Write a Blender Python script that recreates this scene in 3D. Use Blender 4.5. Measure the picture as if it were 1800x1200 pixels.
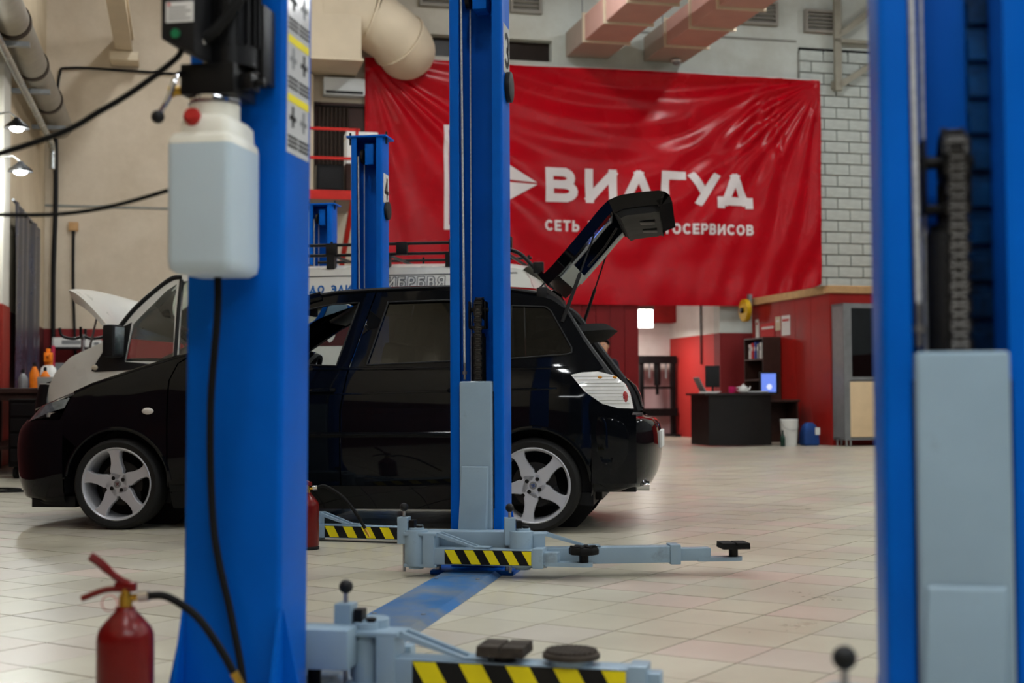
import bpy, bmesh, math, random
from mathutils import Vector, Matrix, geometry
from math import sin, cos, pi, radians
random.seed(7)
for o in list(bpy.data.objects): bpy.data.objects.remove(o)
SC = bpy.context.scene
COL = SC.collection

# ------------------------------------------------------------------ camera
F_PX = 2415.0; CAM_H = 0.835; PITCH = radians(2.3); ROLL = radians(-0.3)
cam = bpy.data.cameras.new('camera'); camo = bpy.data.objects.new('camera', cam); COL.objects.link(camo)
cam.sensor_width = 36.0; cam.lens = F_PX * 36.0 / 1800.0
cam.clip_start = 0.05; cam.clip_end = 200
camo.location = (0, 0, CAM_H)
camo.rotation_euler = (Matrix.Rotation(pi/2 + PITCH, 3, 'X') @ Matrix.Rotation(ROLL, 3, 'Z')).to_euler()
cam.dof.use_dof = True; cam.dof.focus_distance = 7.6; cam.dof.aperture_fstop = 2.6
SC.camera = camo
# ------------------------------------------------------------------ world and exposure
w = bpy.data.worlds.new('world'); SC.world = w; w.use_nodes = True
w.node_tree.nodes['Background'].inputs[0].default_value = (0.75, 0.82, 1.0, 1)
w.node_tree.nodes['Background'].inputs[1].default_value = 0.05
SC.view_settings.view_transform = 'Standard'; SC.view_settings.look = 'None'
SC.view_settings.gamma = 1.0; SC.view_settings.use_curve_mapping = False
SC.view_settings.exposure = 0.0
LAMP_W = 52.0; LAMP_COL = (.93, .985, 1.0)          # each ceiling strip light
# room frame: s along the back wall, t out from it towards the camera
TH = radians(13.5); WX, WY = 4.6, 26.3
def WP(s, t, z=0.0):
    return Vector((WX + s*cos(TH) + t*sin(TH), WY + s*sin(TH) - t*cos(TH), z))
S0, S1, T1, ZC = -12.9, 9.0, 33.0, 9.0

# ------------------------------------------------------------------ helpers
def srgb(r, g, b):
    f = lambda c: (c/255/12.92) if c/255 <= 0.04045 else ((c/255+0.055)/1.055)**2.4
    return (f(r), f(g), f(b))
MATS = {}
def mat(name, col, rough=0.5, metal=0.0, var=0.12, scale=6.0, bump=0.0, bscale=40.0, coat=0.0, emit=None, es=0.0, trans=0.0, rvar=0.1, dirt=None, dscale=3.0, dlo=0.55, dhi=0.75, ior=1.45, sss=0.0, spec=.3):
    """procedural principled material: noise-varied colour and roughness, optional fine bump and dirt patches"""
    if name in MATS: return MATS[name]
    m = bpy.data.materials.new(name); m.use_nodes = True; MATS[name] = m
    nt = m.node_tree; N = nt.nodes; L = nt.links; p = N['Principled BSDF']
    tc = N.new('ShaderNodeTexCoord'); nz = N.new('ShaderNodeTexNoise')
    nz.inputs['Scale'].default_value = scale; nz.inputs['Detail'].default_value = 5
    L.new(tc.outputs['Object'], nz.inputs['Vector'])
    rp = N.new('ShaderNodeValToRGB'); rp.color_ramp.elements[0].position = 0.3; rp.color_ramp.elements[1].position = 0.7
    rp.color_ramp.elements[0].color = tuple(c*(1-var) for c in col) + (1,)
    rp.color_ramp.elements[1].color = tuple(min(1, c*(1+var)) for c in col) + (1,)
    L.new(nz.outputs['Fac'], rp.inputs['Fac']); out = rp.outputs['Color']
    if dirt:
        n2 = N.new('ShaderNodeTexNoise'); n2.inputs['Scale'].default_value = dscale; n2.inputs['Detail'].default_value = 8; n2.inputs['Roughness'].default_value = 0.65
        L.new(tc.outputs['Object'], n2.inputs['Vector'])
        r2 = N.new('ShaderNodeValToRGB'); r2.color_ramp.elements[0].position = dlo; r2.color_ramp.elements[1].position = dhi
        L.new(n2.outputs['Fac'], r2.inputs['Fac'])
        mx = N.new('ShaderNodeMix'); mx.data_type = 'RGBA'
        L.new(r2.outputs['Color'], mx.inputs['Factor']); L.new(out, mx.inputs['A']); mx.inputs['B'].default_value = tuple(dirt) + (1,)
        out = mx.outputs['Result']
    L.new(out, p.inputs['Base Color'])
    mr = N.new('ShaderNodeMapRange'); mr.inputs['To Min'].default_value = max(0.02, rough-rvar); mr.inputs['To Max'].default_value = min(1, rough+rvar)
    L.new(nz.outputs['Fac'], mr.inputs['Value']); L.new(mr.outputs['Result'], p.inputs['Roughness'])
    p.inputs['Specular IOR Level'].default_value = spec; p.inputs['Metallic'].default_value = metal; p.inputs['IOR'].default_value = ior
    if coat: p.inputs['Coat Weight'].default_value = coat; p.inputs['Coat Roughness'].default_value = 0.04
    if trans: p.inputs['Transmission Weight'].default_value = trans
    if sss:
        p.inputs['Subsurface Weight'].default_value = sss; p.inputs['Subsurface Radius'].default_value = (0.05, 0.05, 0.05)
    if emit: p.inputs['Emission Color'].default_value = tuple(emit) + (1,); p.inputs['Emission Strength'].default_value = es
    if bump:
        nb = N.new('ShaderNodeTexNoise'); nb.inputs['Scale'].default_value = bscale; nb.inputs['Detail'].default_value = 4
        L.new(tc.outputs['Object'], nb.inputs['Vector'])
        b = N.new('ShaderNodeBump'); b.inputs['Strength'].default_value = bump; b.inputs['Distance'].default_value = 0.01
        L.new(nb.outputs['Fac'], b.inputs['Height']); L.new(b.outputs['Normal'], p.inputs['Normal'])
    return m

def glass(name, tint, fac, rough=0.01):
    """thin window glass: mostly see-through, tinted, with mirror reflection"""
    if name in MATS: return MATS[name]
    m = bpy.data.materials.new(name); m.use_nodes = True; MATS[name] = m
    nt = m.node_tree; N = nt.nodes; L = nt.links
    N.remove(N['Principled BSDF']); o = N['Material Output']
    t = N.new('ShaderNodeBsdfTransparent'); t.inputs[0].default_value = tuple(tint) + (1,)
    g = N.new('ShaderNodeBsdfGlossy'); g.inputs['Roughness'].default_value = rough; g.inputs['Color'].default_value = (.9, .95, 1, 1)
    fr = N.new('ShaderNodeFresnel'); fr.inputs['IOR'].default_value = 1.5
    ma = N.new('ShaderNodeMath'); ma.operation = 'ADD'; ma.inputs[1].default_value = fac; ma.use_clamp = True
    L.new(fr.outputs[0], ma.inputs[0])
    mx = N.new('ShaderNodeMixShader'); L.new(ma.outputs[0], mx.inputs[0]); L.new(t.outputs[0], mx.inputs[1]); L.new(g.outputs[0], mx.inputs[2])
    L.new(mx.outputs[0], o.inputs['Surface'])
    return m

def props(o, label=None, cat=None, group=None, kind=None):
    if label: o['label'] = label
    if cat: o['category'] = cat
    if group: o['group'] = group
    if kind: o['kind'] = kind
    return o
def thing(name, label, cat, loc=(0,0,0), rotz=0.0, group=None, rot=None):
    o = bpy.data.objects.new(name, None); COL.objects.link(o); o.empty_display_size = 0.1
    o.location = loc; o.rotation_euler = rot if rot else (0, 0, rotz)
    return props(o, label, cat, group)
def copy_tree(o, parent=None):
    c = o.copy(); COL.objects.link(c)
    if parent: c.parent = parent
    for ch in o.children: copy_tree(ch, c)
    return c

class B:
    """collects shapes in one bmesh and links it as one mesh object"""
    def __init__(self): self.bm = bmesh.new()
    def add(self, verts, faces, M=None):
        vs = [self.bm.verts.new((M @ Vector(v)) if M else v) for v in verts]
        for f in faces:
            try: self.bm.faces.new([vs[i] for i in f])
            except ValueError: pass
        return self
    def box(self, c, s, rz=0.0, M=None, taper=1.0):
        hx, hy, hz = s[0]/2, s[1]/2, s[2]/2
        v = [(x*hx*(taper if z > 0 else 1), y*hy*(taper if z > 0 else 1), z*hz) for z in (-1, 1) for y in (-1, 1) for x in (-1, 1)]
        T = Matrix.Translation(Vector(c)) @ Matrix.Rotation(rz, 4, 'Z')
        if M: T = Matrix.Translation(Vector(c)) @ M
        return self.add(v, [(0,2,3,1), (4,5,7,6), (0,1,5,4), (2,6,7,3), (0,4,6,2), (1,3,7,5)], T)
    def b2(self, a, b):
        return self.box([(a[i]+b[i])/2 for i in range(3)], [abs(b[i]-a[i]) for i in range(3)])
    def cyl(self, p0, p1, r, n=20, r1=None):
        p0, p1 = Vector(p0), Vector(p1); d = p1-p0
        q = d.to_track_quat('Z', 'Y').to_matrix().to_4x4(); T = Matrix.Translation(p0) @ q
        r1 = r if r1 is None else r1; L = d.length
        v = [(r*cos(2*pi*i/n), r*sin(2*pi*i/n), 0) for i in range(n)] + [(r1*cos(2*pi*i/n), r1*sin(2*pi*i/n), L) for i in range(n)]
        f = [(i, (i+1) % n, n+(i+1) % n, n+i) for i in range(n)] + [tuple(range(n-1, -1, -1)), tuple(range(n, 2*n))]
        return self.add(v, f, T)
    def tube(self, pts, r, n=10, cap=True):
        pts = [Vector(p) for p in pts]; rings = []; up = None
        for i, p in enumerate(pts):
            d = (pts[min(i+1, len(pts)-1)] - pts[max(i-1, 0)]).normalized()
            if up is None:
                up = Vector((0, 0, 1)) if abs(d.z) < 0.9 else Vector((1, 0, 0))
            x = d.cross(up)
            if x.length < 1e-6: x = d.orthogonal()
            x.normalize(); y = x.cross(d).normalized(); up = y
            rr = r[i] if isinstance(r, (list, tuple)) else r
            rings.append([p + x*rr*cos(2*pi*k/n) + y*rr*sin(2*pi*k/n) for k in range(n)])
        v = [q for R in rings for q in R]
        f = [(i*n+k, i*n+(k+1) % n, (i+1)*n+(k+1) % n, (i+1)*n+k) for i in range(len(pts)-1) for k in range(n)]
        if cap: f += [tuple(range(n-1, -1, -1)), tuple(range((len(pts)-1)*n, len(pts)*n))]
        return self.add(v, f)
    def lathe(self, prof, n=28, M=None, caps=True):
        v = [(r*cos(2*pi*k/n), r*sin(2*pi*k/n), z) for r, z in prof for k in range(n)]
        f = [(i*n+k, i*n+(k+1) % n, (i+1)*n+(k+1) % n, (i+1)*n+k) for i in range(len(prof)-1) for k in range(n)]
        if caps and prof[0][0] > 1e-4: f.append(tuple(range(n-1, -1, -1)))
        if caps and prof[-1][0] > 1e-4: f.append(tuple(range((len(prof)-1)*n, len(prof)*n)))
        return self.add(v, f, M)
    def ball(self, c, r, n=16, s=(1,1,1)):
        k = max(6, n//2)
        pr = [(max(1e-5, r*sin(pi*i/k)), -r*cos(pi*i/k)) for i in range(k+1)]
        return self.lathe(pr, n, Matrix.Translation(Vector(c)) @ Matrix.Diagonal((s[0], s[1], s[2], 1)))
    def prism(self, poly, depth, M=None):
        """poly in local xz, extruded along +y"""
        n = len(poly)
        v = [(x, 0, z) for x, z in poly] + [(x, depth, z) for x, z in poly]
        f = [tuple(range(n)), tuple(range(2*n-1, n-1, -1))] + [(i, i+n, (i+1) % n + n, (i+1) % n) for i in range(n)]
        return self.add(v, f, M)
    def grid(self, nu, nv, fn):
        v = [fn(i/(nu-1), j/(nv-1)) for i in range(nu) for j in range(nv)]
        f = [(i*nv+j, (i+1)*nv+j, (i+1)*nv+j+1, i*nv+j+1) for i in range(nu-1) for j in range(nv-1)]
        return self.add(v, f)
    def build(self, name, m, parent=None, smooth=True, bevel=0.0, seg=2, ang=35, loc=None, rotz=None, recalc=True, weld=True):
        bm = self.bm
        if weld: bmesh.ops.remove_doubles(bm, verts=bm.verts, dist=1e-5)
        if recalc: bmesh.ops.recalc_face_normals(bm, faces=bm.faces)
        if bevel:
            es = [e for e in bm.edges if len(e.link_faces) == 2 and e.calc_face_angle(0) > radians(30)]
            bmesh.ops.bevel(bm, geom=es, offset=bevel, segments=seg, affect='EDGES', profile=0.6, clamp_overlap=True)
        if smooth:
            for f in bm.faces: f.smooth = True
            for e in bm.edges:
                if len(e.link_faces) == 2 and e.calc_face_angle(0) > radians(ang): e.smooth = False
        me = bpy.data.meshes.new(name); bm.to_mesh(me); bm.free()
        for q in (m if isinstance(m, (list, tuple)) else [m]): me.materials.append(q)
        o = bpy.data.objects.new(name, me); COL.objects.link(o)
        if parent: o.parent = parent
        if loc is not None: o.location = loc
        if rotz is not None: o.rotation_euler = (0, 0, rotz)
        return o

def bez(p, n=16):
    """Catmull-Rom through the points"""
    p = [Vector(q) for q in p]; P = [p[0]*2-p[1]] + p + [p[-1]*2-p[-2]]; out = []
    for i in range(1, len(P)-2):
        for k in range(n):
            t = k/n; a, b, c, d = P[i-1], P[i], P[i+1], P[i+2]
            out.append(0.5*((2*b) + (c-a)*t + (2*a-5*b+4*c-d)*t*t + (3*b-a-3*c+d)*t**3))
    return out + [p[-1]]
def lerp_tab(tab, x):
    if x <= tab[0][0]: return tab[0][1]
    for (a, va), (b, vb) in zip(tab, tab[1:]):
        if x <= b:
            t = (x-a)/(b-a); return va + (vb-va)*t
    return tab[-1][1]
def smooth_tab(tab, x, h):
    return sum(lerp_tab(tab, x + k*h) for k in (-1, -.5, 0, .5, 1))/5

# ---- stroke lettering: centre lines on a unit-high cell
def arc(cx, cy, rx, ry, a0, a1, n=10):
    return [(cx + rx*cos(radians(a0+(a1-a0)*i/n)), cy + ry*sin(radians(a0+(a1-a0)*i/n))) for i in range(n+1)]
GL = {
 'А': (.78, [[(0,0),(.39,1),(.78,0)], [(.14,.3),(.64,.3)]]),
 'В': (.62, [[(0,0),(0,1),(.34,1)]+arc(.34,.76,.22,.24,90,-90)+[(0,.52)], [(.34,.52)]+arc(.36,.26,.26,.26,90,-90)+[(0,0)]]),
 'Б': (.62, [[(.54,1),(0,1),(0,0),(.36,0)]+arc(.36,.28,.26,.28,-90,90)+[(0,.56)]]),
 'Г': (.5, [[(0,0),(0,1),(.5,1)]]),
 'Д': (.84, [[(0,-.16),(0,.06),(.84,.06),(.84,-.16)], [(.13,.06),(.42,1),(.71,.06)]]),
 'Е': (.52, [[(.52,1),(0,1),(0,0),(.52,0)], [(0,.5),(.46,.5)]]),
 'И': (.7, [[(0,1),(0,0),(.7,1),(.7,0)]]),
 'Л': (.74, [[(0,0),(.37,1),(.74,0)]]),
 'М': (.8, [[(0,0),(0,1),(.4,.35),(.8,1),(.8,0)]]),
 'Н': (.62, [[(0,0),(0,1)], [(.62,0),(.62,1)], [(0,.5),(.62,.5)]]),
 'О': (.8, [arc(.4,.5,.4,.5,0,360,24)]),
 'Р': (.58, [[(0,0),(0,1),(.32,1)]+arc(.32,.72,.26,.28,90,-90)+[(0,.44)]]),
 'С': (.7, [arc(.4,.5,.4,.5,48,312,18)]),
 'Т': (.62, [[(0,1),(.62,1)], [(.31,1),(.31,0)]]),
 'У': (.7, [[(0,1),(.37,.36)], [(.7,1),(.22,0)]]),
 'Х': (.68, [[(0,0),(.68,1)], [(0,1),(.68,0)]]),
 'Ы': (.86, [[(0,1),(0,0),(.3,0)]+arc(.3,.28,.24,.28,-90,90)+[(0,.56)], [(.86,0),(.86,1)]]),
 'Ь': (.58, [[(0,1),(0,0),(.32,0)]+arc(.32,.28,.26,.28,-90,90)+[(0,.56)]]),
 'Э': (.66, [arc(.26,.5,.4,.5,132,-132,18), [(.2,.5),(.64,.5)]]),
 'П': (.62, [[(0,0),(0,1),(.62,1),(.62,0)]]),
 '5': (.56, [[(.52,1),(.06,1),(.02,.55),(.28,.6)]+arc(.28,.3,.28,.3,90,-130)]),
 ')': (.22, [arc(-.3,.5,.5,.62,60,-60,10)]),
 'Я': (.6, [[(.6,0),(.6,1),(.28,1)]+arc(.28,.72,.26,.28,90,270)+[(.6,.44)], [(.3,.44),(0,0)]]),
 '3': (.56, [arc(.26,.74,.28,.26,150,-90,12), arc(.26,.26,.3,.26,90,-150,12)]),
 '4': (.6, [[(.42,0),(.42,1),(0,.3),(.6,.3)]]),
 ' ': (.36, []),
}
def stroke_quads(pl, w, sub):
    out = []
    for (a, b) in zip(pl, pl[1:]):
        a, b = Vector(a), Vector(b); d = b-a; L = d.length
        if L < 1e-6: continue
        d /= L; n = Vector((-d.y, d.x))*w/2; e = d*(w*0.5 if L > w*.8 else w*.2)
        a, b = a-e, b+e; k = max(1, int((b-a).length/sub))
        for i in range(k):
            p, q = a+(b-a)*i/k, a+(b-a)*(i+1)/k
            out.append([p-n, q-n, q+n, p+n])
    return out
def letters(bld, text, x, y, h, w, fn, gap=.22, sub=.08, widths=None):
    """adds the word to builder; fn maps (x, y) of the print to a 3-D point. Strokes clipped to the cap height"""
    one = bld
    for i, ch in enumerate(text):
        gw, pls = GL[ch]
        if callable(one): bld = B()
        sc = h - w
        kx = sc if not widths else (widths[i][1]-widths[i][0]-w)/max(gw, .01)
        x0 = x + w/2 if not widths else widths[i][0] + w/2
        for pl in pls:
            P = [(x0 + px*kx, y + w/2 + py*sc) for px, py in pl]
            for q in stroke_quads(P, w, sub):
                ymin = y - (.2*h if ch == 'Д' else 0)
                bld.add([fn(v.x, min(max(v.y, ymin), y+h)) for v in q], [(0,1,2,3)])
        if callable(one) and pls: one(bld)
        x += gw*sc + w + gap*h
    return x

def tri_panel(outer, holes, step):
    """constrained triangulation of a 2-D outline with holes and an inner grid, so that it can be curved"""
    def densify(pl):
        o = []
        for a, b in zip(pl, pl[1:]+pl[:1]):
            k = max(1, round(math.dist(a, b)/step))
            o += [(a[0]+(b[0]-a[0])*i/k, a[1]+(b[1]-a[1])*i/k) for i in range(k)]
        return o
    loops = [densify(outer)] + [densify(h) for h in holes]
    def inside(p, pl):
        c = False; x, y = p; n = len(pl)
        for i in range(n):
            (x1, y1), (x2, y2) = pl[i], pl[(i+1) % n]
            if (y1 > y) != (y2 > y) and x < (x2-x1)*(y-y1)/(y2-y1)+x1: c = not c
        return c
    pts = []; edges = []
    for lp in loops:
        b = len(pts); pts += lp; edges += [(b+i, b+(i+1) % len(lp)) for i in range(len(lp))]
    bpts = list(pts)
    x0, x1 = min(p[0] for p in outer), max(p[0] for p in outer); y0, y1 = min(p[1] for p in outer), max(p[1] for p in outer)
    nx, ny = int((x1-x0)/step)+1, int((y1-y0)/step)+1
    for i in range(nx):
        for j in range(ny):
            p = (x0+(i+.5)*step, y0+(j+.5)*step)
            if inside(p, loops[0]) and not any(inside(p, h) for h in loops[1:]):
                if min((p[0]-q[0])**2+(p[1]-q[1])**2 for q in bpts) > (step*.55)**2: pts.append(p)
    r = geometry.delaunay_2d_cdt([Vector(p) for p in pts], edges, [], 0, 1e-6)
    V = [tuple(v) for v in r[0]]; Fs = []
    for f in r[2]:
        c = (sum(V[i][0] for i in f)/3, sum(V[i][1] for i in f)/3)
        if inside(c, loops[0]) and not any(inside(c, h) for h in loops[1:]): Fs.append(tuple(f))
    return V, Fs
def skin_panel(bld, outer, holes, step, fn, fn_in):
    """curved sheet with a turned-in rim: fn(x,z) outer point, fn_in(x,z) inner point"""
    V, Fs = tri_panel(outer, holes, step)
    cnt = {}
    for f in Fs:
        for a, b in zip(f, f[1:]+f[:1]): cnt[(a, b)] = cnt.get((a, b), 0)+1
    rim = [(a, b) for (a, b) in cnt if (b, a) not in cnt]
    n = len(V)
    vv = [fn(*v) for v in V] + [fn_in(*v) for v in V]
    used = set(i for e in rim for i in e)
    faces = list(Fs) + [(b, a, a+n, b+n) for a, b in rim]
    mp = {}; vs = []
    keep = set(i for f in faces for i in f)
    for i in sorted(keep): mp[i] = len(vs); vs.append(vv[i])
    bld.add(vs, [tuple(mp[i] for i in f) for f in faces])
# ------------------------------------------------------------------ materials
BLUE = mat('blue_post_paint', (.0, .102, .50), .4, .0, .1, 3, .03, 60, spec=.1, dirt=(.002, .03, .12), dscale=2.2, dlo=.6, dhi=.85)
GREYP = mat('grey_lift_paint', srgb(142, 165, 182), .42, .0, .08, 5, .03, 80, coat=.15, dirt=srgb(96, 100, 100), dscale=5, dlo=.6, dhi=.8)
BLACKM = mat('black_metal', (.006, .006, .0066), .4, .2, .2, 9, spec=.25)
RUBBER = mat('black_rubber', (.006, .006, .006), .75, 0, .2, 20, .1, 90, spec=.2)
DUSTR = mat('dusty_pad_rubber', srgb(62, 56, 50), .85, 0, .35, 22, .2, 90, spec=.15)
STEEL = mat('bare_steel', srgb(170, 170, 172), .3, .9, .1, 20)
CHAIN = mat('oily_chain_steel', srgb(52, 50, 48), .35, .8, .25, 50)
CABLEM = mat('wire_rope_steel', srgb(205, 205, 205), .4, .3, .2, 90, .4, 300)
YELLOW = mat('hazard_yellow', srgb(238, 220, 20), .5, 0, .06, 8)
HBLACK = mat('hazard_black', srgb(14, 14, 14), .5, 0, .1, 8)
CARB = mat('black_car_paint', (.0022, .0028, .0042), .05, 0, .05, 2, rvar=.02, spec=.24)
PLAST = mat('black_plastic', (.007, .007, .008), .55, 0, .1, 20)
TYRE = mat('tyre_rubber', (.011, .011, .011), .75, 0, .15, 30, .12, 120)
ALLOY = mat('silver_alloy', srgb(196, 198, 204), .33, .3, .04, 4)
CHROME = mat('chrome', srgb(200, 200, 204), .12, 1, .02, 3)
REDP = mat('red_extinguisher_paint', (.13, .0035, .003), .3, 0, .06, 4, spec=.35)
BRASS = mat('brass', srgb(190, 150, 60), .3, .9, .1, 20)
WHITEV = mat('white_van_paint', srgb(214, 214, 208), .3, 0, .04, 3, coat=.5)
CREAM = mat('cream_duct_paint', srgb(205, 190, 165), .6, 0, .06, 2, .05, 20)
DUCTP = mat('pink_duct_paint', srgb(190, 150, 138), .7, 0, .06, 2)
REDM = mat('red_railing_paint', srgb(190, 36, 28), .45, 0, .1, 6)
WOOD = mat('pale_wood', srgb(190, 150, 105), .6, 0, .12, 8)
DARKW = mat('dark_wood', srgb(52, 30, 24), .5, 0, .2, 8)
PAPER = mat('paper_white', srgb(225, 225, 222), .7, 0, .04, 5)
REDPRINT = mat('print_red', srgb(190, 20, 24), .6, 0, .06, 5)
BOOTH = mat('booth_red_paint', srgb(150, 26, 20), .5, 0, .12, 2.2, .03, 20, dirt=srgb(110, 22, 18), dscale=1.5)
GREYM = mat('grey_metal', srgb(130, 132, 134), .45, .4, .1, 8)
CONC = mat('grey_concrete', srgb(150, 146, 138), .8, 0, .1, 2, .1, 12)
SKIN = mat('skin', srgb(200, 150, 120), .5, 0, .05, 10)
CLOTH = mat('dark_cloth', srgb(26, 26, 34), .85, 0, .15, 30)
DENIM = mat('light_blue_cloth', srgb(120, 140, 165), .85, 0, .1, 30)
HAIR = mat('dark_hair', srgb(22, 16, 12), .6, 0, .2, 60)
GLASSC = glass('clear_glass', (.86, .92, .9), .02)
GLASST = glass('tinted_glass', (.045, .048, .055), .03)

def zpaint_wall(name, upper_l, upper_r, red, zed, smin, smax):
    """painted wall: red dado up to zed, above it a paint that goes from cream to grey-white along the wall"""
    m = bpy.data.materials.new(name); m.use_nodes = True; MATS[name] = m
    nt = m.node_tree; N = nt.nodes; L = nt.links; p = N['Principled BSDF']
    tc = N.new('ShaderNodeTexCoord'); sp = N.new('ShaderNodeSeparateXYZ'); L.new(tc.outputs['Object'], sp.inputs[0])
    nz = N.new('ShaderNodeTexNoise'); nz.inputs['Scale'].default_value = .9; nz.inputs['Detail'].default_value = 8; nz.inputs['Roughness'].default_value = .7
    L.new(tc.outputs['Object'], nz.inputs['Vector'])
    mr = N.new('ShaderNodeMapRange'); mr.inputs['From Min'].default_value = smin; mr.inputs['From Max'].default_value = smax
    L.new(sp.outputs['X'], mr.inputs['Value'])
    mx = N.new('ShaderNodeMix'); mx.data_type = 'RGBA'; mx.inputs['A'].default_value = upper_l+(1,); mx.inputs['B'].default_value = upper_r+(1,)
    L.new(mr.outputs['Result'], mx.inputs['Factor'])
    st = N.new('ShaderNodeValToRGB'); st.color_ramp.elements[0].position = .35; st.color_ramp.elements[0].color = (.78, .75, .7, 1); st.color_ramp.elements[1].position = .6; st.color_ramp.elements[1].color = (1, 1, 1, 1)
    L.new(nz.outputs['Fac'], st.inputs['Fac'])
    mu = N.new('ShaderNodeMix'); mu.data_type = 'RGBA'; mu.blend_type = 'MULTIPLY'; mu.inputs['Factor'].default_value = .7
    L.new(mx.outputs['Result'], mu.inputs['A']); L.new(st.outputs['Color'], mu.inputs['B'])
    gt = N.new('ShaderNodeMath'); gt.operation = 'LESS_THAN'; gt.inputs[1].default_value = zed; L.new(sp.outputs['Z'], gt.inputs[0])
    m2 = N.new('ShaderNodeMix'); m2.data_type = 'RGBA'; L.new(gt.outputs[0], m2.inputs['Factor']); L.new(mu.outputs['Result'], m2.inputs['A']); m2.inputs['B'].default_value = red+(1,)
    L.new(m2.outputs['Result'], p.inputs['Base Color']); p.inputs['Roughness'].default_value = .75
    b = N.new('ShaderNodeBump'); b.inputs['Strength'].default_value = .15; b.inputs['Distance'].default_value = .02; L.new(nz.outputs['Fac'], b.inputs['Height']); L.new(b.outputs['Normal'], p.inputs['Normal'])
    return m
WALLB = zpaint_wall('back_wall_paint', srgb(212, 198, 178), srgb(204, 210, 204), srgb(120, 16, 18), 2.03, -8.5, -3.5)
WALLR = zpaint_wall('recess_wall_paint', srgb(225, 222, 216), srgb(225, 222, 216), srgb(185, 40, 36), 2.03, -8, 8)
ENDW = zpaint_wall('recess_end_paint', srgb(222, 212, 208), srgb(222, 212, 208), srgb(206, 176, 178), 1.35, -8, 8)
BRICKM = mat('white_painted_brick', srgb(188, 195, 190), .75, 0, .09, 3, .15, 25)
MORTAR = mat('brick_mortar', srgb(140, 140, 134), .9, 0, .15, 8)

# ------------------------------------------------------------------ floor: grout slab and separate tiles laid askew to the hall
TILE = 0.3073; TYAW = radians(33.7); TX, TY = 10.93, -16.98
def tile_mat():
    m = bpy.data.materials.new('beige_floor_tile'); m.use_nodes = True
    nt = m.node_tree; N = nt.nodes; L = nt.links; p = N['Principled BSDF']
    ge = N.new('ShaderNodeNewGeometry'); mp = N.new('ShaderNodeMapping'); mp.vector_type = 'POINT'
    # world -> tile units
    mp.inputs['Rotation'].default_value = (0, 0, TYAW); mp.inputs['Scale'].default_value = (1/TILE, 1/TILE, 0)
    # Blender applies scale, then rotation, then translation
    mp.inputs['Location'].default_value = (TX, TY, 0)
    L.new(ge.outputs['Position'], mp.inputs['Vector'])
    fl = N.new('ShaderNodeVectorMath'); fl.operation = 'FLOOR'; L.new(mp.outputs[0], fl.inputs[0])
    wn = N.new('ShaderNodeTexWhiteNoise'); wn.noise_dimensions = '2D'; L.new(fl.outputs[0], wn.inputs['Vector'])
    cr = N.new('ShaderNodeValToRGB'); e = cr.color_ramp.elements
    e[0].position = 0; e[0].color = srgb(194, 188, 168)+(1,); e[1].position = 1; e[1].color = srgb(206, 189, 175)+(1,)
    q = e.new(.45); q.color = srgb(202, 197, 177)+(1,); q = e.new(.8); q.color = srgb(192, 186, 172)+(1,)
    L.new(wn.outputs['Value'], cr.inputs['Fac'])
    nz = N.new('ShaderNodeTexNoise'); nz.inputs['Scale'].default_value = 1.3; nz.inputs['Detail'].default_value = 8; nz.inputs['Roughness'].default_value = .7; L.new(ge.outputs['Position'], nz.inputs['Vector'])
    dr = N.new('ShaderNodeValToRGB'); dr.color_ramp.elements[0].position = .3; dr.color_ramp.elements[0].color = (.74, .72, .7, 1); dr.color_ramp.elements[1].position = .62; dr.color_ramp.elements[1].color = (1, 1, 1, 1)
    L.new(nz.outputs['Fac'], dr.inputs['Fac'])
    mu = N.new('ShaderNodeMix'); mu.data_type = 'RGBA'; mu.blend_type = 'MULTIPLY'; mu.inputs['Factor'].default_value = .8
    L.new(cr.outputs['Color'], mu.inputs['A']); L.new(dr.outputs['Color'], mu.inputs['B']); L.new(mu.outputs['Result'], p.inputs['Base Color'])
    mr = N.new('ShaderNodeMapRange'); mr.inputs['To Min'].default_value = .2; mr.inputs['To Max'].default_value = .42; L.new(nz.outputs['Fac'], mr.inputs['Value']); L.new(mr.outputs['Result'], p.inputs['Roughness'])
    b = N.new('ShaderNodeBump'); b.inputs['Strength'].default_value = .06; b.inputs['Distance'].default_value = .01; L.new(nz.outputs['Fac'], b.inputs['Height']); L.new(b.outputs['Normal'], p.inputs['Normal'])
    return m
TILEM = tile_mat()
GROUT = mat('floor_grout', srgb(62, 54, 46), .85, 0, .2, 6)
fl = B(); fl.b2((S0-.3, -T1, -.2), (S1+.3, .2, -.004)); fl.b2((-4.2, .2, -.2), (.2, 4.6, -.004))
floor = props(fl.build('floor', GROUT, None, loc=(WX, WY, 0), rotz=TH), 'beige ceramic tile floor of the workshop laid askew', kind='structure')
def tile_c(i, j):
    X = (i+.5-TX)*TILE; Y = (j+.5-TY)*TILE
    return (cos(TYAW)*X + sin(TYAW)*Y, -sin(TYAW)*X + cos(TYAW)*Y)
def pix(P):
    X, Y, Z = P[0], P[1], P[2]-CAM_H
    z = Y*cos(PITCH)+Z*sin(PITCH); up = -Y*sin(PITCH)+Z*cos(PITCH)
    if z < .1: return (-9e9, -9e9)
    u, v = F_PX*X/z, -F_PX*up/z
    return (900+cos(ROLL)*u-sin(ROLL)*v, 600+sin(ROLL)*u+cos(ROLL)*v)
G = .006; hs = TILE/2-G/2; tz = .010
def tile_verts(cx, cy, dz):
    ch = .003; o = []
    for z, h in ((-tz+dz, hs), (dz, hs)):
        for a, b in ((-h, -h), (h, -h), (h, h), (-h, h)):
            o.append((cx + cos(TYAW)*a + sin(TYAW)*b, cy - sin(TYAW)*a + cos(TYAW)*b, z))
    return o
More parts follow.
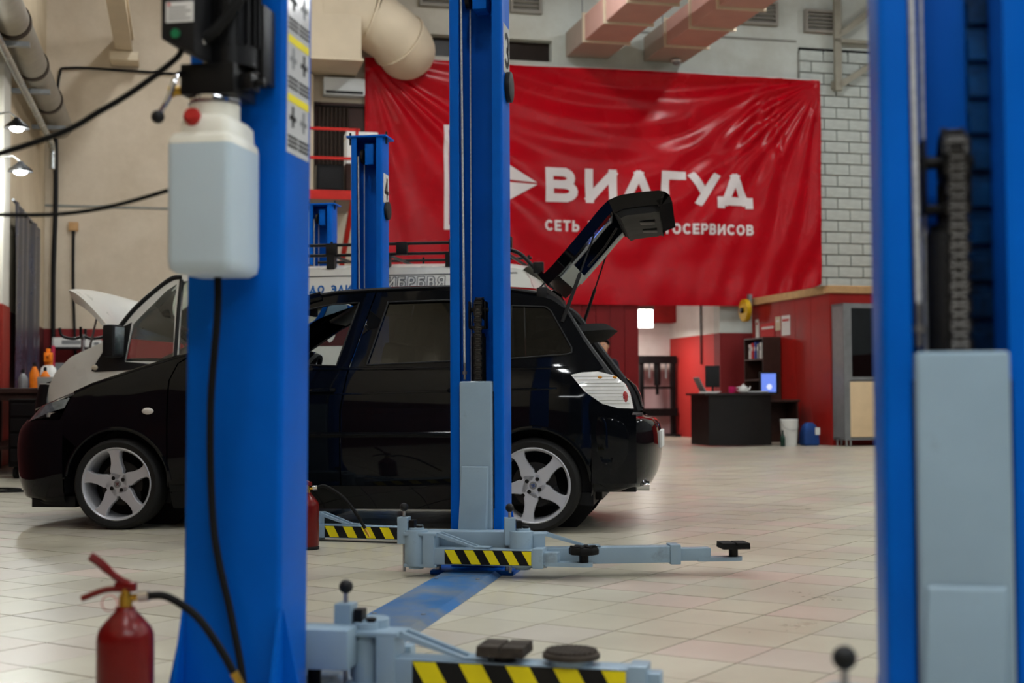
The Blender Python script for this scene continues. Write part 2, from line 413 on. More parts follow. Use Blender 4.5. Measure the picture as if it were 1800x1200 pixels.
TF = [(4, 5, 6, 7)] + [(i, (i+1) % 4, 4+(i+1) % 4, 4+i) for i in range(4)]
cells = []
for i in range(-120, 90):
    for j in range(-60, 110):
        x, y = tile_c(i, j); dx, dy = x-WX, y-WY
        s = dx*cos(TH)+dy*sin(TH); t = dx*sin(TH)-dy*cos(TH)
        if (S0-.12 < s < S1+.12 and -.12 < t < T1+.12) or (-4.2 < s < 0 and -2.9 < t <= -.12): cells.append((x, y))
vis = []
for k, (x, y) in enumerate(cells):
    u, v = pix((x, y, 0))
    if -60 < u < 1860 and 700 < v < 1260: vis.append((y, k))
vis.sort(); near = set(k for _, k in vis[:296])
tb = bpy.data.meshes.new('tile'); tb.from_pydata(tile_verts(0, 0, 0), [], TF); tb.materials.append(TILEM)
for k in sorted(near):
    o = bpy.data.objects.new('tile', tb); COL.objects.link(o); o.parent = floor
    c = Matrix.Translation((cells[k][0], cells[k][1], random.uniform(-.0007, .0007)))
    o.matrix_parent_inverse = (Matrix.Translation((WX, WY, 0)) @ Matrix.Rotation(TH, 4, 'Z')).inverted(); o.matrix_basis = c
vs, fs = [], []
for k, c in enumerate(cells):
    if k in near: continue
    b = len(vs); vs += tile_verts(c[0], c[1], random.uniform(-.0007, .0007)); fs += [tuple(b+q for q in f) for f in TF]
me = bpy.data.meshes.new('tile_field'); me.from_pydata(vs, [], fs); me.materials.append(TILEM)
o = bpy.data.objects.new('tile_field', me); COL.objects.link(o); o.parent = floor; o['kind'] = 'stuff'
o.matrix_parent_inverse = (Matrix.Translation((WX, WY, 0)) @ Matrix.Rotation(TH, 4, 'Z')).inverted()

# ------------------------------------------------------------------ walls and ceiling
def room(name, bld, m, label, smooth=False):
    return props(bld.build(name, m, None, smooth=smooth, loc=(WX, WY, 0), rotz=TH), label, kind='structure')
OA, OB = -2.32, -.66     # opening in the back wall
b = B()
b.b2((S0-.3, 0, 0), (OA, .3, 2.8)); b.b2((OB, 0, 0), (S1+.3, .3, 2.8))
b.b2((S0-.3, 0, 2.8), (S1+.3, .3, 7.06)); b.b2((S0-.3, 0, 7.06), (-6.45, .3, 7.46)); b.b2((-3.93, 0, 7.06), (S1+.3, .3, 7.46)); b.b2((S0-.3, 0, 7.46), (S1+.3, .3, ZC))
wall_back = room('wall_back', b, WALLB, 'tall painted back wall with a red band along its foot')
b = B(); b.b2((-6.45, .22, 7.06), (-3.93, .3, 7.46))
o = b.build('dark_window', mat('dark_opening', srgb(40, 32, 28), .4), wall_back, smooth=False)
# panel joints on the plain part of the wall
for (z, a, c) in ((4.13, S0, -8.9), (7.78, -10.9, -8.7), (7.72, -2.2, 1.0)):
    b = B(); b.b2((a, -.012, z-.02), (c, .01, z+.02)); b.build('panel_joint', MORTAR, wall_back, smooth=False)
b = B(); b.b2((S0-.3, -T1, 0), (S0, 0, ZC)); room('wall_left', b, zpaint_wall('left_wall_paint', srgb(206, 190, 162), srgb(206, 190, 162), srgb(84, 14, 14), 2.03, -40, -30), 'cream side wall with a red band along its foot')
b = B(); b.b2((S1, -T1, 0), (S1+.3, 0, ZC)); room('wall_right', b, zpaint_wall('right_wall_paint', srgb(120, 122, 124), srgb(120, 122, 124), srgb(60, 14, 14), 2.03, -40, -30), 'grey white side wall with a red band')
b = B(); b.b2((S0-.3, -T1-.3, 0), (S1+.3, -T1, ZC)); room('wall_front', b, zpaint_wall('front_wall_paint', srgb(48, 54, 64), srgb(48, 54, 64), srgb(16, 16, 18), 2.03, -40, -30), 'far end wall of the workshop')
b = B(); b.b2((S0-.3, -T1-.3, ZC), (S1+.3, .3, ZC+.2)); room('ceiling', b, CONC, 'grey concrete ceiling')
# lit recess behind the opening
b = B(); b.b2((-4.3, 2.75, 0), (.1, 2.95, 3.2)); room('wall_recess_end', b, ENDW, 'pale end wall of the lit recess')
b = B(); b.b2((OB, .3, 0), (OB+.2, 2.75, 3.2)); room('wall_recess_side', b, WALLR, 'white and red side wall of the lit recess')
b = B(); b.b2((-4.3, .3, 0), (-4.1, 2.75, 3.2)); room('wall_recess_far', b, WALLR, 'hidden side wall of the lit recess')
b = B(); b.b2((-4.3, .3, 3.2), (.1, 2.95, 3.3)); room('ceiling_recess', b, mat('recess_ceiling', srgb(150, 60, 56), .8), 'low reddish ceiling of the recess')
b = B(); b.b2((-4.1, 2.35, 2.35), (OB, 2.75, 3.2)); room('trim_1', b, mat('recess_beam', srgb(140, 24, 24), .7), 'dark red beam across the recess')
# strip lamp of the recess
t = thing('strip_lamp', 'bright fluorescent strip lamp glowing in the recess doorway', 'lamp', WP(-1.72, -1.5, 2.42), TH)
B().b2((-.24, -.1, .13), (.24, .1, .2)).build('housing', GREYM, t, smooth=False)
LAMPE = mat('lamp_glow', (1, 1, 1), .5, emit=(1, .97, .9), es=9)
B().b2((-.22, -.08, -.22), (.22, .08, .13)).build('diffuser', LAMPE, t, smooth=False)
B().cyl((-.15, 0, .2), (-.15, 0, .78), .01).build('hanger', GREYM, t); B().cyl((.15, 0, .2), (.15, 0, .78), .01).build('hanger', GREYM, t)
l = bpy.data.lights.new('recess_light', 'AREA'); l.energy = 36; l.shape = 'RECTANGLE'; l.size = .4; l.size_y = .4; l.color = (1, .95, .88)
lo = bpy.data.objects.new('recess_light', l); COL.objects.link(lo); lo.parent = t; lo.location = (0, 0, -.24)
# red door leaf beside the opening
t = thing('red_sliding_door', 'dark red boarded sliding door left of the lit opening', 'door', WP(-3.15, .08, 0), TH)
for k in range(6):
    B().b2((-.83+k*.277, -.03, .02), (-.83+k*.277+.268, .03, 2.75)).build('board', mat('dark_red_door', srgb(112, 14, 18), .55, 0, .12, 2), t, smooth=False)
B().b2((-.83, .03, .3), (.83, .05, .42)).build('rail', REDM, t, smooth=False)
# white block wall right of the banner: every block its own piece
bp = bpy.data.meshes.new('brick')
bb = bmesh.new(); bmesh.ops.create_cube(bb, size=1); bmesh.ops.bevel(bb, geom=list(bb.edges), offset=.02, segments=1, affect='EDGES'); bb.to_mesh(bp); bb.free(); bp.materials.append(BRICKM)
bk = B(); bk.b2((1.02, -.02, 2.3), (7.2, .01, 7.52)); bk.build('mortar_bed', MORTAR, wall_back, smooth=False)
rows = 23; bh = .222; bl = .52
for r in range(rows):
    z = 2.45 + r*bh + bh/2
    x = 1.02 - (bl/2 if r % 2 else 0)
    while x < 6.6:
        a, c = max(x, 1.03), x+bl
        if c-a > .1:
            o = bpy.data.objects.new('brick', bp); COL.objects.link(o); o.parent = wall_back
            o.location = ((a+c)/2, -.03+random.uniform(-.006, .006), z); o.scale = (c-a-.026, .07, bh-.026)
        x += bl
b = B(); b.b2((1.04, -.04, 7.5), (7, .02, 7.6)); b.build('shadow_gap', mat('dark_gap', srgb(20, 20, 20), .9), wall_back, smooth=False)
# ceiling strip lights that light the hall
n = 0
for t_ in (4.0, 11.0, 17.0, 23.0, 29.0):
    for s_ in (-10.5, -5.5, -.5, 4.8):
        z = 8.5 if t_ < 5 else 7.4
        t = thing('ceiling_light', 'long white fluorescent ceiling light over the workshop', 'lamp', WP(s_, t_, z), TH, 'ceiling strip lights')
        B().b2((-.16, -.75, 0), (.16, .75, .09)).build('housing', PAPER, t, smooth=False)
        for k in (-.08, .08): B().cyl((k, -.72, -.03), (k, .72, -.03), .02, 12).build('tube', mat('tube_glow', (1, 1, 1), .5, emit=(.95, .98, 1), es=135), t)
        for k in (-.5, .5): B().cyl((0, k, .09), (0, k, ZC-z), .008, 6).build('hanger', GREYM, t)
        l = bpy.data.lights.new('strip_light', 'AREA'); l.energy = LAMP_W; l.shape = 'RECTANGLE'; l.size = .3; l.size_y = 1.5; l.color = LAMP_COL
        lo = bpy.data.objects.new('strip_light', l); COL.objects.link(lo); lo.parent = t; lo.location = (0, 0, -.06)

# unseen strip light, added to brighten the front lift posts from above
t = thing('fill_light', 'added low strip light out of view, brightening the front lift posts', 'lamp', (.45, .9, 2.85), radians(-10))
B().b2((-.75, -.16, 0), (.75, .16, .08)).build('housing', PAPER, t, smooth=False)
for k in (-.08, .08): B().cyl((-.72, k, -.03), (.72, k, -.03), .02, 12).build('tube', mat('fill_tube_glow', (1, 1, 1), .5, emit=(.95, .98, 1), es=9), t)
for k in (-.6, .6): B().cyl((k, 0, .08), (k, 0, ZC-2.85), .008, 6).build('hanger', GREYM, t)
l = bpy.data.lights.new('fill_light', 'AREA'); l.energy = 25; l.shape = 'RECTANGLE'; l.size = 1.5; l.size_y = .3; l.color = LAMP_COL
lo = bpy.data.objects.new('fill_light_source', l); COL.objects.link(lo); lo.parent = t; lo.location = (0, 0, -.06)
# ------------------------------------------------------------------ the big red banner
BANR = mat('red_banner_satin', (.40, .0008, .007), .27, 0, .05, 1.2, .02, 30, rvar=.04, spec=.21)
BANW = mat('banner_white_print', srgb(222, 214, 214), .5, 0, .03, 2)
BS0, BS1, BZ0, BZ1 = -7.45, 1.40, 2.53, 6.94
def fold(s, z):
    """relief of the cloth: folds fanning out from the hung corners and slack swags under the top hem"""
    d = 0.0
    # top left corner
    dx, dz = s-BS0, BZ1-z; r = math.hypot(dx, dz)+.01; a = math.atan2(dz, dx)
    d += .075*sin(a*26+1.2*sin(a*9))*min(1, r/1.2)*math.exp(-r/3.2)*(.35+.65*sin(min(a, pi/2)*2)**2)
    # top right corner and the tie next to it
    for ox, am, k in ((BS1, .06, 30), (BS1-.75, .045, 24)):
        dx, dz = ox-s, BZ1-z; r = math.hypot(dx, dz)+.01; a = math.atan2(dz, abs(dx))
        if dx > 0 or ox == BS1: d += am*sin(a*k+1.1*sin(a*7+1))*min(1, r/.9)*math.exp(-r/2.6)
    # swags hanging between the ties
    u = (s+2.4)/2.6; hz = BZ1-z
    if abs(u) < 1.5:
        q = hz - .42*(1-u*u); d += .03*sin(q*13)*math.exp(-max(hz, 0)/1.3)*math.exp(-u*u*.9)
    # folds along the right lower corner
    dx, dz = BS1-s, z-BZ0; r = math.hypot(dx, dz)
    d += .03*sin((dx*1.4+dz*.5)*8)*math.exp(-r/1.6)
    # long slack waves towards the lower hem
    d += .028*sin(z*3.1-.35*(s+3)+.22*(s+3)**2)*math.exp(-abs(z-2.9)/1.1)
    d += .02*sin(s*1.7+z*.8)
    return d
def ban(s, z, off=0.0):
    lift = .45*max(0, (s-(BS1-1.7))/1.7)**1.6*max(0, 1-(z-BZ0)/1.6)      # the lower right corner is drawn up
    return (s, -.16-fold(s, z)-off, z+lift)
bt = thing('banner', 'huge red satin banner with white lettering hung on the back wall', 'banner', WP(0, 0, 0), TH)
B().grid(190, 110, lambda u, v: ban(BS0+(BS1-BS0)*u, BZ0+(BZ1-BZ0)*v)).build('cloth', BANR, bt, ang=80)
letters(lambda q: q.build('letter', BANW, bt, smooth=False, weld=False), 'ВИЛГУД', 0, 4.42, .64, .155, lambda x, y: ban(x, y, .012), widths=[(-4.12, -3.5), (-3.35, -2.74), (-2.64, -2.0), (-1.87, -1.38), (-1.32, -.70), (-.76, -.02)], sub=.06)
txt = 'СЕТЬ УМНЫХ АВТОСЕРВИСОВ'
h, w_ = .205, .045; tot = sum(GL[c][0]*(h-w_)+w_ for c in txt); g = (4.12-tot)/(len(txt)-1)/h
letters(lambda q: q.build('small_letter', BANW, bt, smooth=False, weld=False), txt, -4.14, 3.88, h, w_, lambda x, y: ban(x, y, .012), gap=g, sub=.05)
lb = B()
def flat(poly, n=8):
    V, Fs = tri_panel(poly, [], .12); lb.add([ban(x, y, .012) for x, y in V], Fs)
flat([(-6.02, 3.86), (-5.93, 3.86), (-5.93, 5.77), (-6.02, 5.77)])
flat([(-5.93, 5.68), (-5.2, 5.68), (-5.2, 5.77), (-5.93, 5.77)]); flat([(-5.93, 3.86), (-5.2, 3.86), (-5.2, 3.95), (-5.93, 3.95)])
flat([(-5.4, 5.42), (-4.28, 4.76), (-5.4, 4.86)]); flat([(-5.4, 4.80), (-4.28, 4.73), (-5.4, 4.1)])
lb.build('arrow_emblem', BANW, bt, smooth=False)
B().tube([ban(BS0+(BS1-BS0)*k/40, BZ1, -.01) for k in range(41)], .012, 6).build('top_hem_rope', PAPER, bt)

# ------------------------------------------------------------------ air ducts under the roof
def duct(sa, sb, t1, label):
    t = thing('air_duct', label, 'air duct', WP(sa, 0, 7.15), TH, 'rectangular air ducts')
    wd = sb-sa; cuts = [.05, 1.3, 2.55, 3.8, 5.05, 6.3, t1]
    for k, (a, c) in enumerate(zip(cuts, cuts[1:])):
        B().b2((0, -c+.02, 0), (wd, -a-.02, .46)).build('duct_section', mat('shaded_duct_paint', srgb(165, 152, 140), .7, 0, .06, 2) if k == 0 else DUCTP, t, bevel=.01, seg=1)  # section at the wall: shade put into its colour, brownish grey instead of pink
        B().b2((-.035, -c-.025, -.035), (wd+.035, -c+.025, .495)).build('flange', CREAM, t, smooth=False)
    for y in (-1, -4): B().cyl((.05, y, .46), (.05, y, 1.8), .01, 6).cyl((wd-.05, y, .46), (wd-.05, y, 1.8), .01, 6).build('hanger', GREYM, t)
duct(-3.69, -2.87, 8.0, 'pink beige rectangular air duct over the banner letters, next to the round duct')
duct(-2.16, -1.37, 8.0, 'pink beige rectangular air duct with a small dome camera under it')
t = thing('dome_camera', 'small grey dome camera under the end of an air duct', 'camera', WP(-1.65, .45, 7.105), TH)
B().cyl((0, 0, 0), (0, 0, -.03), .09).build('mount', PAPER, t); B().ball((0, 0, -.03), .075, 16, (1, 1, .8)).build('dome', GREYM, t)
# big round elbow duct
t = thing('round_duct', 'big cream round ventilation duct with an elbow behind the banner top', 'air duct', WP(0, 0, 0), TH)
ce = Vector((-7.6, -.75, 6.75)); R_ = .82
path = bez([(-8.3, -.75, 7.5), (-7.9, -.75, 7.52), (-7.45, -.74, 7.45), (-7.05, -.66, 7.24), (-6.8, -.47, 7.08), (-6.74, -.36, 7.03), (-6.72, -.31, 7.02)], 2)
path = [Vector(p) for p in path]
segs = [path[0:5], path[4:8], path[7:]]
for sg in segs: B().tube(sg, .52, 32).build('duct_section', CREAM, t)
for k in (4, 7):
    d = (path[k+1]-path[k-1]).normalized(); B().cyl(path[k]-d*.02, path[k]+d*.02, .55, 32).build('seam_band', CREAM, t)
B().b2((-8.9, -1.25, 6.6), (-7.65, -.1, 8.8)).build('plenum_box', CREAM, t, bevel=.02)
B().b2((-8.93, -1.28, 6.58), (-7.62, -.07, 6.63)).build('flange', CREAM, t, smooth=False)
# vents high on the wall
for (a, c, z0, z1, nm) in ((-6.45, -5.8, 7.95, 8.4, 'above the dark opening'), (-4.75, -4.15, 7.93, 8.4, 'left of the air ducts'), (-.28, .58, 7.98, 8.45, 'right of the air ducts'), (1.15, 1.85, 7.9, 8.35, 'beside the steel bracket')):
    t = thing('wall_vent', 'grey louvred vent high on the wall ' + nm, 'vent', WP((a+c)/2, 0, z0), TH, 'vents under the roof')
    wv, hv = c-a, z1-z0
    B().b2((-wv/2, -.12, 0), (wv/2, -.005, .05)).b2((-wv/2, -.12, hv-.05), (wv/2, -.005, hv)).b2((-wv/2, -.12, .05), (-wv/2+.05, -.005, hv-.05)).b2((wv/2-.05, -.12, .05), (wv/2, -.005, hv-.05)).build('frame', CONC, t, smooth=False)
    for k in range(5): B().box((0, -.06, .08+k*(hv-.14)/4.2), (wv-.1, .09, .015), M=Matrix.Rotation(.6, 4, 'X')).build('louvre', CONC, t, smooth=False)
# roof girders reaching the wall
def girder(s, z, t1, label, m=CREAM):
    t = thing('roof_girder', label, 'girder', WP(s, .02, z), TH)
    B().b2((-.14, -t1, .12), (.14, 0, .16)).b2((-.14, -t1, .44), (.14, 0, .48)).b2((-.03, -t1, .16), (.03, 0, .44)).build('beam', m, t, smooth=False)
    B().b2((-.24, -.5, -.05), (.24, -.0, .11)).build('bearing_block', CREAM, t, bevel=.02)
girder(-11.6, 6.62, 5.5, 'cream steel roof girder resting on a wall block')
STB = mat('weathered_beige_steel', srgb(150, 146, 132), .6, .1, .1, 5)
t = thing('steel_bracket', 'beige angle steel bracket on the brick wall by the banner corner', 'bracket', WP(1.78, .09, 6.75), TH)
B().b2((-.07, -.14, 0), (.07, -.06, 2.2)).build('upright', STB, t, smooth=False)
for (z0, z1) in ((.12, .62), (1.1, 1.7)):
    B().box((.45, -.1, (z0+z1)/2), (1.0, .08, .12), M=Matrix.Rotation(-math.atan2(z1-z0, .8), 4, 'Y')).build('diagonal_brace', STB, t, smooth=False)
B().b2((-.07, -.14, .95), (.9, -.06, 1.02)).build('cross_bar', STB, t, smooth=False)
B().b2((-.1, -.07, .05), (.1, 0, .2)).build('wall_plate', STB, t, smooth=False)

# ------------------------------------------------------------------ mezzanine with red railing
t = thing('mezzanine', 'small mezzanine landing with red steel edge beam and railing', 'mezzanine', WP(-8.6, 0, 4.1), TH)
B().b2((-.6, -2.0, .02), (.82, -.02, .1)).build('deck', CONC, t, smooth=False)
B().b2((-.6, -2.06, -.02), (.82, -2.0, .13)).build('edge_beam', REDM, t, smooth=False)
for x in (-.55, -.1, .77): B().b2((x-.025, -2.05, .13), (x+.025, -2.0, 1.16)).build('post', REDM, t, smooth=False)
for z in (.66, 1.14): B().b2((-.6, -2.05, z-.022), (.82, -2.005, z+.022)).build('rail', REDM, t, smooth=False)
for x in (-.5, .72): B().box((x, -1.0, -.5), (.08, 2.2, .08), M=Matrix.Rotation(-.5, 4, 'X')).build('strut', REDM, t, smooth=False)
t = thing('curtain', 'dark brown curtain hanging in the mezzanine opening', 'curtain', WP(-7.95, .06, 4.25), TH)
B().grid(60, 2, lambda u, v: (-.33+.55*u, -.06-.035*sin(u*48), v*1.75)).build('cloth', mat('dark_curtain', srgb(62, 52, 46), .9, 0, .15, 6), t)
B().cyl((-.38, -.05, 1.78), (.5, -.05, 1.78), .015, 8).build('rod', BLACKM, t)
B().b2((-8.35+7.95, -.02, 0), (-7.45+7.95, .0, 1.85)).build('backing_panel', DARKW, t, smooth=False)
t = thing('wall_pillar', 'pale wall pillar beside the mezzanine curtain', 'pillar', WP(-8.5, .01, 4.3), TH)
B().b2((-.22, -.3, 0), (.12, 0, 2.25)).build('shaft', WALLB if False else CREAM, t, bevel=.01, seg=1); B().b2((-.25, -.33, 0), (.15, 0, .1)).build('plinth', CREAM, t, smooth=False)
t = thing('air_conditioner', 'white wall air conditioner above the curtain', 'air conditioner', WP(-7.83, .02, 6.2), TH)
B().b2((-.37, -.24, 0), (.37, 0, .32)).build('body', mat('pale_plastic', srgb(205, 210, 212), .4, 0, .03, 3), t, bevel=.03); B().b2((-.33, -.25, .03), (.33, -.235, .075)).build('air_slot', PLAST, t, smooth=False)
t = thing('cardboard_carton', 'white carton standing behind the mezzanine railing', 'box', WP(-7.72, 1.4, 4.2), TH)
B().b2((-.23, -.2, .55), (.3, .2, 1.1)).build('carton', PAPER, t, bevel=.008, seg=1); B().b2((-.23, -.21, .99), (.3, .21, 1.015)).build('tape', WOOD, t, smooth=False)
B().b2((-.25, -.22, 0), (.32, .22, .55)).build('stand', DARKW, t, bevel=.01, seg=1)
t = thing('black_cabinet', 'black metal box on the mezzanine deck', 'box', WP(-8.22, 1.6, 4.2), TH)
B().b2((-.25, -.18, .05), (.2, .18, .5)).build('body', BLACKM, t, bevel=.01, seg=1); B().b2((-.21, -.19, .1), (.16, -.178, .44)).build('door', PLAST, t, smooth=False)
for x in (-.2, .15): B().cyl((x, 0, 0), (x, 0, .05), .02, 8).build('foot', PLAST, t)

# ------------------------------------------------------------------ the corner on the left: pipes, lamps, hanging sheet
t = thing('heating_pipe', 'thick grey lagged pipe running along the side wall', 'pipe', WP(S0, 0, 0), TH)
GP = mat('grey_lagging', srgb(150, 144, 132), .6, .2, .1, 5)
for k in range(6):
    B().cyl((.31, -.9-k*2.2, 5.32), (.31, -.9-(k+1)*2.2+.05, 5.32), .2, 24).build('pipe_section', GP, t)
    B().cyl((.31, -.9-(k+1)*2.2+.12, 5.32), (.31, -.9-(k+1)*2.2, 5.32), .22, 24).build('collar', mat('dark_clamp', srgb(60, 50, 42), .6, .4), t)
B().ball((.31, -.9, 5.32), .2, 20).build('end_cap', GP, t)
B().tube([(.2, -12, 5.0), (.2, -1.2, 5.0), (.2, -1.0, 4.9), (.2, -1.0, 4.6)], .05, 10).build('thin_pipe', mat('shiny_pipe', srgb(175, 180, 180), .25, .8), t)
for k in range(4): B().b2((0, -2.2-k*2.6, 5.03), (.5, -2.1-k*2.6, 5.09)).build('bracket', GREYM, t, smooth=False)
def side_lamp(tt, z, label):
    t = thing('wall_lamp', label, 'lamp', WP(S0, tt, z), TH)
    B().tube([(0, 0, .12), (.25, 0, .16), (.33, 0, .1)], .014, 8).build('arm', GREYM, t)
    B().lathe([(.03, .08), (.05, .05), (.14, -.02), (.15, -.05)], 20, Matrix.Translation((.34, 0, .02))).build('shade', BLACKM, t)
    B().ball((.34, 0, -.02), .09, 14, (1, 1, .6)).build('bulb', LAMPE, t)
    l = bpy.data.lights.new('wall_lamp_light', 'POINT'); l.energy = 60; l.shadow_soft_size = .08; l.color = (.95, 1, .97)
    lo = bpy.data.objects.new('wall_lamp_light', l); COL.objects.link(lo); lo.parent = t; lo.location = (.36, 0, -.13)
side_lamp(7.15, 4.12, 'small round wall lamp glowing under the grey pipe')
side_lamp(6.75, 3.66, 'bright wall lamp glowing just above the hanging blue sheet')
t = thing('hanging_sheet', 'dark blue grey glossy sheet hanging on the side wall', 'sheet', WP(S0, 3.85, .95), TH)
B().grid(50, 20, lambda u, v: (.12+.03*sin(u*26+v*2)+.02*sin(u*9), 1.6-3.2*u, 2.5*v)).build('sheet', mat('blue_grey_sheet', srgb(44, 50, 66), .25, 0, .4, 2.5), t)
B().cyl((.12, -1.7, 2.5), (.12, 1.7, 2.5), .02, 8).build('rod', GREYM, t)
t = thing('wall_column', 'pale column standing out from the side wall beside the lamps', 'column', WP(S0, 5.95, 0), TH)
B().b2((0, -.35, 2.03), (.09, .35, 7.5)).build('shaft', mat('pale_column', srgb(196, 192, 182), .7, 0, .06, 2), t, bevel=.01, seg=1); B().b2((0, -.37, 0), (.1, .37, 2.03)).build('base', mat('red_column_base', srgb(130, 34, 24), .6), t, bevel=.01, seg=1)
# cables and conduits on the back wall
def wall_cable(name, pts, r, label, m=BLACKM):
    o = B().tube([tuple(p) for p in bez(pts, 8)], r, 8).build(name, m, None, loc=WP(0, 0, 0), rotz=TH); return props(o, label, 'cable')
wall_cable('wall_cable', [(-12.72, -.05, 5.5), (-12.68, -.05, 6.35), (-12.5, -.05, 6.5), (-11.5, -.05, 6.5), (-9.9, -.05, 6.47), (-8.95, -.05, 6.5)], .022, 'black cable looping along the cream wall from the pipe end')
wall_cable('downpipe_cable', [(-12.73, -.07, 5.3), (-12.72, -.07, 4.2), (-12.75, -.07, 2.9), (-12.74, -.07, 1.2)], .04, 'thick black cable running down the corner of the cream wall')
wall_cable('drop_cable', [(-12.43, -.05, 3.75), (-12.43, -.05, 2.9), (-12.4, -.05, 2.0), (-12.36, -.05, 1.2)], .024, 'thin black cable dropping from a junction box on the cream wall')
t = thing('junction_box', 'small brown junction box on the cream wall', 'junction box', WP(-12.43, .0, 3.75), TH)
B().b2((-.08, -.08, -.05), (.08, -.005, .1)).build('box', WOOD, t, bevel=.01); B().cyl((0, -.04, -.05), (0, -.04, -.1), .03, 10).build('gland', BLACKM, t)
# ------------------------------------------------------------------ two-post lifts
PW, PD, PLIP, PTH, PH = .265, .22, .05, .007, 2.95
LAX = radians(-10)          # heading of a post whose open side looks along the hall towards the camera
def channel(w, d, lip, th, z0, z1):
    rc = .016
    def ring(off):
        hw = w/2-off; o = []
        a = [(-hw, off), (-hw, d-off), (hw, d-off), (hw, off)]
        def fil(c, sx, sy, flip):
            pts = []
            for k in range(5):
                t = k/4*pi/2; q = (1-cos(t), 1-sin(t))
                if flip: q = (q[1], q[0])
                pts.append((c[0]+sx*(rc-off*.4)*q[0], c[1]+sy*(rc-off*.4)*q[1]))
            return pts
        o.append((-w/2+lip, off))
        o += fil(a[0], 1, 1, True)[::1]
        o += fil(a[1], 1, -1, False)
        o += fil(a[2], -1, -1, True)
        o += fil(a[3], -1, 1, False)
        o.append((w/2-lip, off))
        return o
    A, C = ring(0), ring(th); n = len(A)
    poly = A + C[::-1]; m = len(poly)
    v = [(x, y, z0) for x, y in poly] + [(x, y, z1) for x, y in poly]
    f = [(i, (i+1) % m, m+(i+1) % m, m+i) for i in range(m)]
    f += [(i, i+1, m-2-i, m-1-i) for i in range(n-1)] + [(m+i, m+m-1-i, m+m-2-i, m+i+1) for i in range(n-1)]
    return B().add(v, f)
def chain_link(L, w):
    b = B()
    for s in (-1, 1):
        b.box((s*w/2, 0, 0), (w*.12, .013, L*.95))
    b.cyl((-w*.56, 0, -L*.45), (w*.56, 0, -L*.45), .0042, 8); b.cyl((-w*.4, 0, L*.0), (w*.4, 0, L*.0), .0055, 8)
    return b
_link = chain_link(.019, .036).build('chain_link', CHAIN, None); LINKME = _link.data; bpy.data.objects.remove(_link)
def pad_mesh(b, kind, c):
    x, y, z = c
    if kind == 'square':
        for (dx, dy) in ((-1, -1), (1, -1), (1, 1), (-1, 1)): b.box((x+dx*.034, y+dy*.034, z+.0), (.06, .06, .028))
        b.box((x, y, z-.006), (.13, .13, .014))
    elif kind == 'cross':
        b.lathe([(.0, -.016), (.066, -.016), (.07, -.01), (.07, .008), (.064, .016), (.0, .016)], 8, Matrix.Translation((x, y, z)))
        for k in range(4): b.box((x, y, z+.018), (.125, .016, .008), rz=k*pi/4)
    else:
        b.lathe([(.0, -.016), (.078, -.016), (.078, -.004), (.072, .0), (.0, .0)], 28, Matrix.Translation((x, y, z)))
        for k in range(-5, 6):
            h = math.sqrt(max(0, .07**2-(k*.0122)**2)); b.box((x+k*.0122, y, z+.002), (.006, 2*h, .008)); b.box((x, y+k*.0122, z+.002), (2*h, .006, .008))
